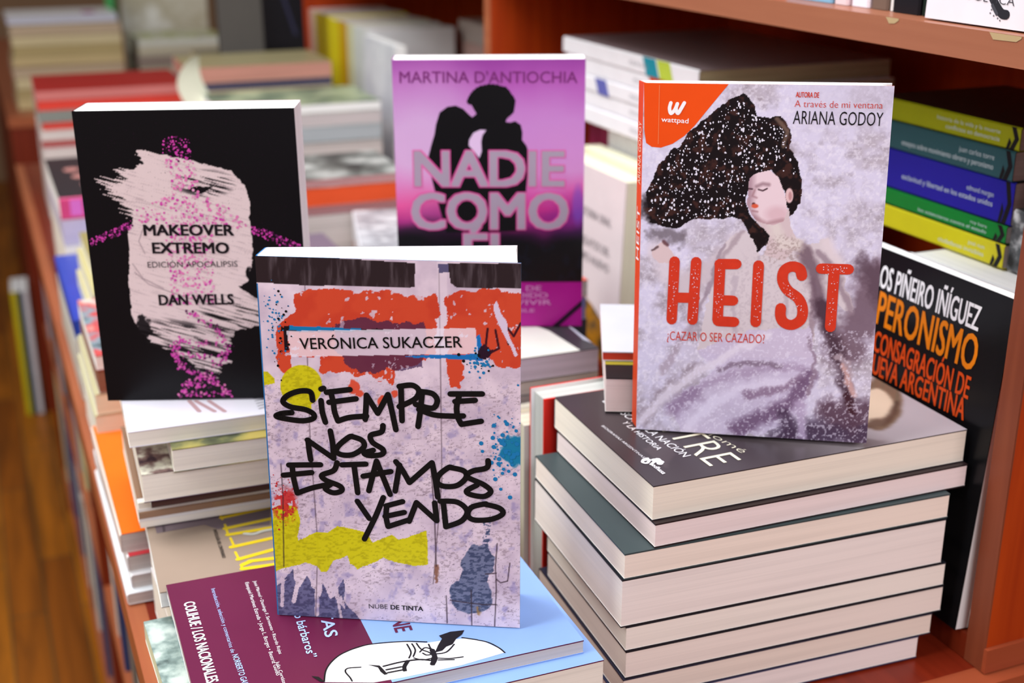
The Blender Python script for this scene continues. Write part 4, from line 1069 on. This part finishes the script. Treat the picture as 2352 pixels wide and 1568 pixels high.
# coloured spines lying on top
GS = 'coloured history paperbacks lying in the bookcase'
z = FZ + .2278
SW = paper((196, 206, 214)); ZIG = paper((18, 18, 22))
spn = ((.0175, (206, 196, 30), 'bright yellow paperback at the bottom of the coloured spines', 'josé nun', 'ciudadanos invisibles', .012),
       (.0130, (10, 122, 48), 'green spined paperback second from bottom of the coloured spines', 'roy hora', 'los estancieros contra el estado', 0),
       (.0315, (32, 30, 152), 'thick royal blue spined paperback among the coloured spines', 'edmund morgan', 'esclavitud y libertad en los estados unidos', 0),
       (.0215, (44, 84, 92), 'teal spined paperback second from top of the coloured spines', 'juan carlos torre', 'ensayos sobre movimiento obrero y peronismo', 0),
       (.0165, (156, 160, 16), 'olive green spined paperback on top of the coloured spines', 'historia de la vida y la muerte', 'conflictos en democracia', 0))
for i, (t_, c_, lab, au, ti, e) in enumerate(spn):
    w, h = .134, .163; t_ = round(t_ * 1.03, 5)
    y0 = .7000 + .0015 * (i % 2)
    bk = Book('paperback', Matrix.Translation((.6824 + .0012 * (i % 3), y0, z)), w, h, t_, paper((30, 28, 26)), paper(c_, .36), None, PG_GREY, rnd=.0012)  # dark front colour stands in for the shadow on the stack's top
    k = min(t_, .022)
    m0 = (t_ - k) / 2
    L1 = .0024 * len(ti); L1 = min(L1, .108); L0 = min(.0022 * len(au), .07)
    ye = .020
    bk.spine_text(au, ye + L0, ye, m0 + k * .56, m0 + k * .74, SW, -.005)
    bk.spine_text(ti, ye + L1, ye, m0 + k * .24, m0 + k * .43, SW, .012)
    for q in range(2):
        a = .002 + q * .008
        bk.spine_poly([(a + .003, t_ * .02), (a + .0075, t_ * .02), (a + .0035, t_ * .5), (a + .0075, t_ * .98), (a + .003, t_ * .98), (a - .001, t_ * .5)][::-1] if q == 0 else [(a, t_ * .02), (a + .003, t_ * .02), (a + .0005, t_ * .5), (a - .002, t_ * .3)], ZIG)
    yl = h - .012
    for a, b_ in (((yl, t_ * .30), (yl - .0035, t_ * .70)), ((yl, t_ * .70), (yl - .0035, t_ * .30)), ((yl - .0017, t_ * .25), (yl - .0017, t_ * .75))):
        d = .0005
        bk.spine_poly([(a[0] - d, a[1]), (a[0] + d, a[1]), (b_[0] + d, b_[1]), (b_[0] - d, b_[1])], SW)
    bk.done(lab, 'book', GS)
    z += t_ + .0003
# photo spined book at the edge of the frame
bw = Book('paperback', Matrix.Translation((.684, .608, FZ + .2278)), .12, .089, .046, paper((60, 60, 62)), blotchy([(30, 30, 32), (90, 92, 96), (216, 216, 220)], 60, .4, 9), None, PG_GREY)
bw.done('book with black and white photograph spine beside the coloured spines, at right edge', 'book')

# face-out book with grey lettering, leaning, and one behind it
CF = paper((226, 212, 216), .4)
Fo = Book('paperback', standing((.598, 1.301, FZ + .0005 + .0006), -90, .0247, 2.0, 0), .153, .205, .0247, CF, None, None, leaves((244, 240, 214), .9))
GLD = blotchy([(40, 38, 30), (92, 70, 20), (176, 120, 20), (60, 60, 52)], 26, .4, 4)
Fo.uvpoly([(0, 0), (.149, 0), (.149, .03), (.09, .055), (0, .075)], GLD, 1)
GTX = paper((120, 112, 118))
for k, (body, a, b_, zt) in enumerate((('HISTORIA ORAL', .045, .125, .150), ('RELATOS DEL', .055, .125, .118), ('TIEMPO NUEVO', .035, .125, .100))):
    Fo.ltext(body, (a, zt), (b_, zt), (a, zt + .009), GTX, .01)
Fo.done('cream book with grey lettering stood face out, right of the pink book', 'book')
F2 = Book('paperback', standing((.6288, 1.310, FZ + .0008), -90, .0227, 1.0, 0), .156, .212, .0227, paper((232, 226, 196)), None, None, leaves((250, 248, 222), .92))
F2.done('cream topped book stood behind the one with grey lettering', 'book')
# big white manuals on a row of upright white books
GR = 'upright white books under the manuals'
for k in range(11):
    y = 1.0753 + k * .0252
    b_ = Book('paperback', standing((.660, y, FZ + .0003), 0, .0239, 0, 0), .165, .240, .0239, paper((224, 222, 228)) , paper((228, 226, 232)) if k < 9 else paper((130, 24, 66)), None, PG_WHITE)
    b_.done('narrow white spined book in the upright row under the white manuals' if k < 9 else ('dark red spined book in the upright row under the white manuals'), 'book', GR)
GH = 'large white manuals'
z = FZ + .2415
DIA = ((30, 140, 160), (186, 206, 70), (228, 84, 24), (240, 170, 60), (96, 100, 176), (230, 214, 60))
for k in range(5):
    t_ = (.0180, .0170, .0165, .0170, .0180)[k]
    bk = Book('large_manual', Matrix.Translation((.631 + .002 * (k % 2), 1.0527 + .003 * ((k * 2) % 3), z)), .221, .304, t_, paper((150, 132, 136) if k == 4 else (232, 230, 236), .3), paper((236, 234, 240)), None, PG_TAN)  # top cover greyed and page edges tanned for the shade under the shelf
    for q, c_ in {4: [(0, 0), (1, 1)], 3: [(2, 2), (3, 3)], 2: [(4, 4)], 1: [(2, 4)], 0: [(5, 5)]}[k]:
        y0 = {0: .103, 1: .074, 2: .098, 3: .072, 4: .214, 5: .075}[q]
        bk.spine_poly([(y0, .0), (y0 - .027, .0), (y0 - .018, t_), (y0 + .009, t_)], paper(DIA[c_]))
    bk.spine_text('MANUAL', .14, .10, t_ * .35, t_ * .62, paper((150, 150, 158)), -.005)
    bk.done(('white manual at the bottom of the large stack, yellow mark on spine', 'white manual second from the bottom of the large stack', 'white manual in the middle of the large stack, violet mark on spine', 'white manual second from top, orange marks on spine', 'large white manual on top of the stack, teal and lime marks on spine')[k], 'book', GH)
    z += t_ + .0003

# ---- upper shelf of the near bay
GU = 'upright books on the upper shelf'
for y, t_, c_, lab, dx in ((.8175, .060, (126, 172, 204), 'pale blue book at the left end of the visible upper shelf', 0), (.7985, .016, (222, 200, 206), 'pinkish white spine beside the pale blue book on upper shelf', 0), (.7765, .020, (232, 224, 236), 'white spined book left of the brown one on upper shelf', .002), (.7565, .018, (112, 92, 82), 'brown spined book on the upper shelf', .003), (.7500, .0055, (226, 222, 222), 'thin white spine between brown and black books on upper shelf', .004), (.7205, .0285, (26, 26, 32), 'black spined book on the upper shelf', .001), (.7045, .015, (20, 36, 30), 'dark green spined book left of the white cover on upper shelf', .002)):
    y *= 1.03; t_ *= 1.03
    b_ = Book('paperback', standing((.616 + dx, y, 1.1647), 0, t_, 0, 0), .14, .21, t_, paper(c_, .35), None, None, PG_CREAM)
    b_.done(lab, 'book', GU)
Fe = Book('paperback', standing((.605, .7225, 1.1656), -90, .014, 2, 0), .120, .21, .014, paper((226, 218, 226), .35), None, None, PG_WHITE)
Fe.stroke([(2270, -30), (2285, 5), (2300, 30), (2312, 34)], .0030, paper((40, 40, 46)), 2)
Fe.stroke([(2280, 12), (2290, 32)], .0012, paper((70, 70, 78)), 2)
for p in ((2275, 30), (2283, 36), (2292, 42), (2297, 47), (2278, 22)): Fe.dot(p, .0006, paper((90, 90, 98)), 2)
Fe.text('POÉTICA', (2225, -2), (2330, 14), (2229, -22), paper((60, 58, 66)), -.012)
Fe.done('white cover with black feather mark stood face out on the upper shelf', 'book')

# ================================================================== FAR BAY
GY = 'spines in the far bay of the bookcase'
y = 2.508
rows = [(.022, (214, 168, 150)), (.024, (206, 190, 170)), (.052, (226, 206, 24)), (.050, (230, 210, 20)), (.056, (224, 206, 16)), (.050, (206, 160, 6)), (.014, (198, 190, 160)), (.016, (210, 206, 150)), (.016, (206, 208, 190)), (.020, (208, 210, 206)), (.022, (204, 208, 204)), (.024, (214, 214, 212)), (.022, (220, 220, 222))]
nm = {2: 'leftmost bright yellow spine in the far bay row', 3: 'second bright yellow spine in the far bay row', 4: 'third bright yellow spine in the far bay row', 5: 'golden yellow spine at the right of the yellow ones'}
for i, (t_, c_) in enumerate(rows):
    t_ = round(t_ * 1.03, 4); y -= t_ + .0008
    b_ = Book('paperback', standing((.618, y, FZ + .0003), 0, t_, 0, 0), .15, .2615 - .0015 * ((i * 5) % 3), t_, paper(c_), None, None, PG_GREY)
    lab = nm.get(i) or ('salmon spine at the left end of the far bay row', 'beige spine just left of the yellow ones')[i] if i < 6 else ('pale yellowish spine right of the golden one in far bay' if i < 9 else 'white spine in the far bay row, right of the pale yellowish ones')
    b_.done(lab, 'book', GY)
fo_ = Book('paperback', standing((.597, y - .006, FZ + .0012), -90, .018, 2.0, 0), .17, .255, .018, blotchy([(196, 196, 206), (222, 222, 228), (176, 182, 196)], 10, .35, 6), paper((226, 226, 228)), None, PG_WHITE)
fo_.done('whitish book stood face out in far bay, left of the pink book', 'book')
GZ = 'books lying in the far bay'
zz = FZ + .0003
for k, (t_, c_, pg, lab) in enumerate(((.06, (200, 196, 190), PG_WHITE, 'thick pale book lowest in the far bay pile'), (.06, (206, 204, 200), PG_WHITE, 'thick pale book second from bottom in far bay pile'), (.045, (216, 214, 216), PG_GREY, 'white spined book third from the bottom in far bay pile'), (.026, (210, 206, 216), PG_GREY, 'pale lilac book under the black one in far bay pile'), (.016, (24, 20, 24), paper((60, 30, 26)), 'black book near the top of the far bay pile'), (.018, (180, 168, 140), PG_CREAM, 'tan covered book on top of the far bay pile'))):
    b_ = Book('paperback', Matrix.Translation((.68, 1.545, zz)), .196, .299, t_, paper(c_), None, None, pg)
    b_.done(lab, 'book', GZ); zz += t_ + .0003
zz = FZ + .0003
for k, (t_, c_, lab) in enumerate(((.08, (190, 150, 140), 'pinkish book lowest at the back of the far bay'), (.08, (200, 160, 152), 'pinkish book second at the back of the far bay'), (.075, (206, 170, 164), 'pinkish paged book third at the back of the far bay'), (.035, (196, 182, 176), 'topmost pinkish grey book at the back of the far bay'))):
    b_ = Book('paperback', Matrix.Translation((.788, 1.885, zz)), .134, .247, t_, paper(c_), None, None, leaves((214, 160, 156), .85, 300))
    b_.done(lab, 'book', GZ); zz += t_ + .0003

# ================================================================== MIDDLE OF THE TABLE
def pile(x0, x1, yn, yf, zt, items, group, rot=-90, turn=0, floor=T + .0012):
    """items from the top down: thickness, cover, pages, label, dx, dy"""
    z = zt
    for n_, it in enumerate(items):
        t_, cv, pg, lab = it[:4]; dx, dy = (it[4], it[5]) if len(it) > 4 else (0, 0)
        z -= t_
        if z < floor or n_ == len(items) - 1: t_ -= floor - z; z = floor
        simple('paperback', rect(x0 + dx, x1 + dx, yn + dy, yf + dy, z, rot, turn), t_ - .0003, cv, lab, group, it[6] if len(it) > 6 else None, pages=pg)
PH = blotchy([(50, 52, 52), (96, 98, 94), (150, 152, 148), (196, 196, 192)], 22, .35, 11)
def ph_(bk): pass
pile(.300, .500, 1.548, 1.700, .9020, (
    (.0115, PH, leaves((190, 140, 140), .85), 'book with dark photo cover between the black and pink books, topmost of its pile'),
    (.0235, paper((232, 90, 46), .3), paper((226, 84, 40)), 'orange red spined book under the dark photo cover'),
    (.0110, paper((170, 110, 110)), leaves((176, 124, 126), .8), 'thin dusky pink book under the orange red spine'),
    (.055, paper((110, 100, 116)), PG_GREY, 'thick greyish book below the thin dusky pink one'),
    (.06, paper((120, 110, 120)), PG_GREY, 'thick greyish book at the bottom under the orange red spine')), 'books in the pile with the orange red spine', -90, -1)
bl = MB()
pile(.281, .373, 1.305, 1.500, .8460, (
    (.028, paper((118, 108, 126), .35), PG_GREY, 'greyish lilac covered book low between black and graffiti books'),
    (.07, paper((140, 130, 140)), PG_GREY, 'thick book under the greyish lilac cover')), 'books in the low lilac pile', 0, 0)
Wo = Book('paperback', Matrix.Translation((.379, 1.352, T + .0015)) @ Matrix.Rotation(math.radians(-13), 4, 'Z'), .15, .192, .122, blotchy([(230, 232, 236), (206, 208, 214), (150, 152, 160), (236, 236, 240)], 20, .35, 13), paper((226, 226, 232)), None, PG_WHITE)
Wo.uvpoly([(.07, .02), (.15, .0), (.15, .07), (.09, .06)], paper((200, 50, 30)), 1)
Wo.spine_poly([(.0, .078), (.192, .078), (.192, .086), (.0, .086)][::-1], paper((206, 100, 40)))
Wo.done('thick white book with orange stripe on spine, left of the pink book', 'book')
GRN = blotchy([(58, 84, 78), (120, 138, 112), (176, 186, 150), (96, 112, 104)], 10, .35, 15)
pile(.322, .560, 1.852, 2.012, .9440, (
    (.0135, GRN, PG_WHITE, 'green and whitish covered book behind the black one, topmost of its pile'),
    (.0200, paper((214, 214, 212), .35), leaves((206, 196, 196), .85), 'white paged book under the green cover'),
    (.0230, paper((150, 170, 172)), leaves((180, 186, 190), .85), 'bluish grey book third in the pile under the green cover'),
    (.065, paper((60, 64, 66)), PG_GREY, 'dark thick book fourth in the pile under the green cover'),
    (.08, paper((80, 80, 80)), PG_GREY, 'dark thick book lowest in the pile under the green cover')), 'books in the pile with the green cover', -90, -1)
pile(.318, .552, 2.098, 2.262, .9720, (
    (.0260, paper((150, 140, 104), .35), leaves((196, 140, 124), .8), 'tan covered book with pinkish edge in front of the dark grey board'),
    (.012, paper((60, 62, 92)), paper((70, 66, 88)), 'dark blue edged book under the tan covered one'),
    (.06, paper((180, 170, 150)), PG_TAN, 'thick tan paged book third down beneath the tan cover'),
    (.06, paper((170, 160, 140)), PG_TAN, 'thick tan paged book fourth down beneath the tan cover'),
    (.08, paper((160, 150, 130)), PG_TAN, 'thick tan paged book lowest beneath the tan cover')), 'books in the pile with the tan cover', -90, -1)
# dark board and black book standing on the tan pile's rear neighbour
pile(.375, .570, 2.275, 2.43, .9600, (
    (.03, paper((110, 104, 84)), PG_TAN, 'tan book the dark grey board stands on'),
    (.09, paper((120, 110, 90)), PG_TAN, 'thick tan book second under the dark grey board'),
    (.10, paper((130, 120, 100)), PG_TAN, 'thick tan book lowest under the dark grey board')), 'books under the dark grey board', -90, 0)
Db = Book('hardback', standing((.405, 2.300, .9605), -6, .012, 4, 0), .078, .17, .012, paper((74, 70, 66), .6), paper((16, 16, 18)), None, PG_GREY, ct=.0015)
Db.done('dark grey board backed book stood upright at the top, beyond the tan pile', 'book')
Kb = Book('hardback', standing((.488, 2.322, .9605), -4, .014, 4, 0), .075, .18, .014, paper((14, 13, 18), .3), None, None, PG_GREY, ct=.0015)
Kb.uvpoly([(.020, .16), (.026, .16), (.062, .03), (.056, .03)], paper((40, 40, 62), .3), 1)
Kb.done('black glossy book stood right of the dark grey board', 'book')

# red pile and others along the left
RC = paper((150, 30, 28), .35)
def redtxt(bk):
    for x0, x1 in ((.030, .040), (.062, .086), (.092, .102)): bk.uvpoly([(.10, x0 + .02), (.135, x0 + .02), (.135, x1 + .02), (.10, x1 + .02)], paper((190, 150, 156)), 1)
pile(.0905, .318, 2.150, 2.33, .9420, (
    (.0165, RC, leaves((196, 116, 112), .85), 'red covered book with pale lettering at upper left, topmost of its pile'),
    (.0150, paper((206, 60, 48)), paper((206, 64, 52)), 'bright red book second in the upper left pile'),
    (.0190, paper((100, 104, 100)), leaves((130, 134, 128), .8), 'grey green book third in the upper left pile'),
    (.012, paper((196, 60, 50)), paper((196, 66, 56)), 'red book fourth in the upper left pile', .004, 0),
    (.016, paper((196, 196, 186)), PG_GREY, 'pale book fifth in the upper left pile'),
    (.012, paper((150, 60, 60)), leaves((170, 90, 88), .8), 'dull red book sixth in the upper left pile'),
    (.05, paper((180, 170, 176)), PG_GREY, 'thick greyish book seventh in the upper left pile'),
    (.08, paper((170, 166, 160)), PG_GREY, 'thick greyish book lowest in the upper left pile')), 'books in the red topped pile', -90, -1)
FAC = paper((44, 42, 46), .35)
fc = rect(.0775, .300, 1.602, 1.85, .8665, 90, 0)
Fb = Book('paperback', fc[0], fc[1], fc[2], .0265, FAC, paper((206, 70, 120)), None, PG_WHITE)
SK = paper((186, 128, 122), .4)
for (a, b_, r) in ((.165, .028, .013), (.12, .034, .012), (.07, .042, .013)):
    Fb.mb.poly([(a + r * math.cos(6.283 * i / 12), fc[2] - b_ + r * .8 * math.sin(6.283 * i / 12), Fb.t + .0002) for i in range(12)], SK)
Fb.uvpoly([(.03, fc[2] - .06), (.06, fc[2] - .09), (.03, fc[2] - .09)], paper((206, 204, 206)), 1)
Fb.spine_poly([(fc[2] - .012, .004), (fc[2] - .026, .004), (fc[2] - .026, .024), (fc[2] - .012, .024)], paper((214, 110, 190)))
Fb.done('book with three faces on dark cover and pink spine, left of the black book', 'book', 'books in the pink spined pile')
pile(.0775, .300, 1.598, 1.85, .8660, ((.0300, paper((190, 180, 196)), leaves((196, 186, 206), .9), 'pale lilac paged book under the pink spined one'), (.045, paper((190, 190, 186)), PG_CREAM, 'pale book third in the pink spined pile'), (.05, paper((200, 196, 186)), PG_CREAM, 'pale book lowest in the pink spined pile')), 'books in the pink spined pile', -90, 0)
BLU = paper((44, 66, 168), .3)
pile(.0640, .270, 1.330, 1.592, .8260, ((.020, BLU, paper((50, 78, 190)), 'royal blue covered book at the lip, left of the black book'), (.02, paper((220, 220, 214)), PG_CREAM, 'pale book under the royal blue cover'), (.03, paper((210, 206, 196)), PG_CREAM, 'pale thick book lowest under the royal blue cover')), 'books under and on the royal blue cover', 0, 0)
pile(.0900, .275, 1.310, 1.50, .8760, ((.013, paper((150, 138, 88)), leaves((236, 232, 214), .9), 'olive covered book on the pile over the royal blue one'), (.019, paper((190, 180, 130)), leaves((236, 232, 214), .9), 'cream paged book under the olive cover', -.006, -.02), (.0185, paper((196, 186, 140)), leaves((236, 232, 214), .9), 'cream paged book resting on the royal blue cover', -.010, -.04)), 'books under and on the royal blue cover', -90, 0, floor=.8261)
pile(.0680, .270, 1.112, 1.285, .8620, ((.014, blotchy([(60, 60, 64), (130, 150, 160), (200, 60, 60), (210, 200, 190)], 30, .4, 17), PG_WHITE, 'paperback with mixed photo cover behind the black book, topmost of its pile'), (.022, paper((120, 70, 50)), leaves((150, 104, 84), .8), 'brown edged book second in the pile behind the black book'), (.02, paper((196, 190, 150)), leaves((236, 232, 206), .9), 'cream paged book third in the pile behind the black book', -.004, 0), (.02, paper((196, 190, 150)), leaves((230, 226, 206), .9), 'cream paged book fourth in the pile behind the black book', -.006, 0), (.04, paper((70, 40, 34)), PG_CREAM, 'dark brown book lowest in the pile behind the black book', -.004, 0)), 'books in the pile close behind the black book', -90, 0)

# open booklet with a curling leaf, top left of centre
ob_ = empty('open_booklet', Matrix.Translation((.337, 2.04, T + .0012)) )
q = MB(); q.box(-.022, -.04, 0, .022, .012, .184, PG_WHITE); q.build('pages', ob_)
q = MB(); CURL = paper((226, 226, 204), .5); n = 16
prof = [(-.014 - .024 * math.sin(i / n * 2.3) + .012 * (i / n) ** 2, .184 + .080 * i / n) for i in range(n + 1)]
for i in range(n):
    (x0, z0), (x1, z1) = prof[i], prof[i + 1]
    hw = [.021 * (1 - ((i + d) / n) ** 2.5 * .75) for d in (0, 1)]
    F = [(x0 - hw[0], -.036, z0), (x0 + hw[0] * 1.2, -.028, z0), (x1 + hw[1] * 1.2, -.028, z1), (x1 - hw[1], -.036, z1)]
    q.poly(F, CURL); q.poly([(a, b + .0012, c) for a, b, c in F[::-1]], CURL)
q.build('curling_leaf', ob_, True)
tag(ob_, 'booklet with pale curling leaf sticking up behind the black book', 'booklet')

# ================================================================== FAR TABLE
GT = 'tan paged books on the far table'
z = T + .0012
rs = random.Random(3)
for k in range(8):
    t_ = (.026, .022, .024, .028, .020, .026, .022, .024)[k]
    c_ = [(170, 150, 110), (150, 132, 92), (186, 166, 122), (160, 142, 116)][k % 4]
    simple('paperback', rect(.095 + rs.uniform(-.003, .003), .345, 3.265 + rs.uniform(-.004, .004), 3.43, z, -90, 0), t_, paper(c_), ('tan paged book in the big pile at upper left, %s' % ('lowest', 'second from the bottom', 'third from the bottom', 'fourth from the bottom', 'fourth from the top', 'third from the top', 'second from the top', 'topmost')[k]), GT, pages=leaves([(196, 176, 130), (176, 158, 112), (204, 190, 150), (186, 166, 140)][k % 4], .8, 200))
    z += t_ + .0003
Wt = Book('paperback', lying(.218, 3.40, z, -90, .20, .25), .20, .25, .016, paper((222, 220, 214), .3), None, None, leaves((190, 190, 206), .85))
Wt.uvpoly([(.10, .175), (.16, .175), (.16, .205), (.10, .205)], paper((160, 40, 130)), 1)
Wt.done('white covered book with magenta mark on the big tan pile at upper left', 'book')
z = T + .0012
for k in range(6):
    t_ = (.022, .018, .02, .022, .024, .022)[k]
    simple('paperback', rect(.383 + rs.uniform(-.003, .003), .602, 3.296 + rs.uniform(-.004, .004), 3.46, z, -90, 0), t_, paper([(150, 140, 122), (120, 104, 96), (160, 150, 126)][k % 3]), ('greyish paged book in the far pile behind the curling leaf, %s' % ('lowest', 'second from the bottom', 'third from the bottom', 'third from the top', 'second from the top', 'topmost')[k]), 'greyish books on the far table', pages=leaves([(176, 170, 150), (140, 126, 116), (186, 178, 156)][k % 3], .8, 200))
    z += t_ + .0003
Gw = Book('paperback', lying(.492, 3.39, z, -90, .18, .21), .18, .21, .016, blotchy([(216, 214, 200), (150, 160, 60), (206, 204, 180), (96, 92, 40)], 22, .35, 19), None, None, leaves((206, 206, 196), .85))
Gw.done('white and lime covered book on the greyish far pile', 'book')
Sb = Book('paperback', standing((.383, 3.58, T + .0012), -8, .03, 3, 0), .22, .29, .03, blotchy([(206, 200, 184), (176, 166, 140), (222, 218, 208)], 8, .4, 21), None, None, PG_WHITE)
Sb.done('beige cover stood upright at the top edge behind the far piles', 'book')
Sg = Book('paperback', standing((.355, 3.46, T + .0012), 80, .02, 0, 0), .15, .25, .018, paper((60, 150, 80)), None, None, PG_WHITE)
Sg.done('green topped slim book stood between the two far piles', 'book')

# ================================================================== FLANK OF THE NEAR TABLE: UPRIGHT BOOKS ON THE LOW SHELVES
cols = [((48, 60, 104), 'dark blue'), ((206, 204, 196), 'white'), ((60, 44, 40), 'dark brown'), ((150, 140, 150), 'lilac grey'), ((196, 186, 140), 'cream'), ((34, 34, 40), 'black'), ((150, 84, 56), 'rust brown'), ((120, 116, 110), 'grey')]
rs = random.Random(21)
for zi, (zs, gname) in enumerate(((.4202, 'upright books on the upper flank shelf'), (.1002, 'upright books on the bottom flank shelf'))):
    y = 2.58
    while y > .66:
        t_ = rs.choice((.018, .024, .03, .036)); c_, cn_ = cols[rs.randrange(len(cols))]
        y -= t_ + .0012
        if any(a - .002 < y + t_ and y < a + .0225 for a in (1.5,)): y = 1.5 - .002 - t_
        h_ = rs.uniform(.20, .27)
        b_ = Book('paperback', standing((LX + .0145 + rs.uniform(0, .012), y, zs), 0, t_, 0, 0), .15, h_, t_, paper(c_), None, None, PG_CREAM)
        b_.done('%s spined book stood in the %s flank shelf under the table lip' % (cn_, ('upper', 'bottom')[zi]), 'book', gname)
# books standing on the floor level shelf beyond the far table's corner
for k, (c_, lab) in enumerate((((196, 180, 30), 'yellow spined book stood low beside the far table end panel'), ((34, 60, 70), 'dark teal spined book stood low beside the far table end panel'), ((206, 200, 206), 'whitish spined book stood low beside the far table end panel'))):
    b_ = Book('paperback', standing((.018 + k * .0135, 3.17, .002), -2, .12, 0, 0), .0125, .32, .12, paper(c_), None, None, PG_WHITE)
    b_.done(lab, 'book', 'books stood beside the far table')
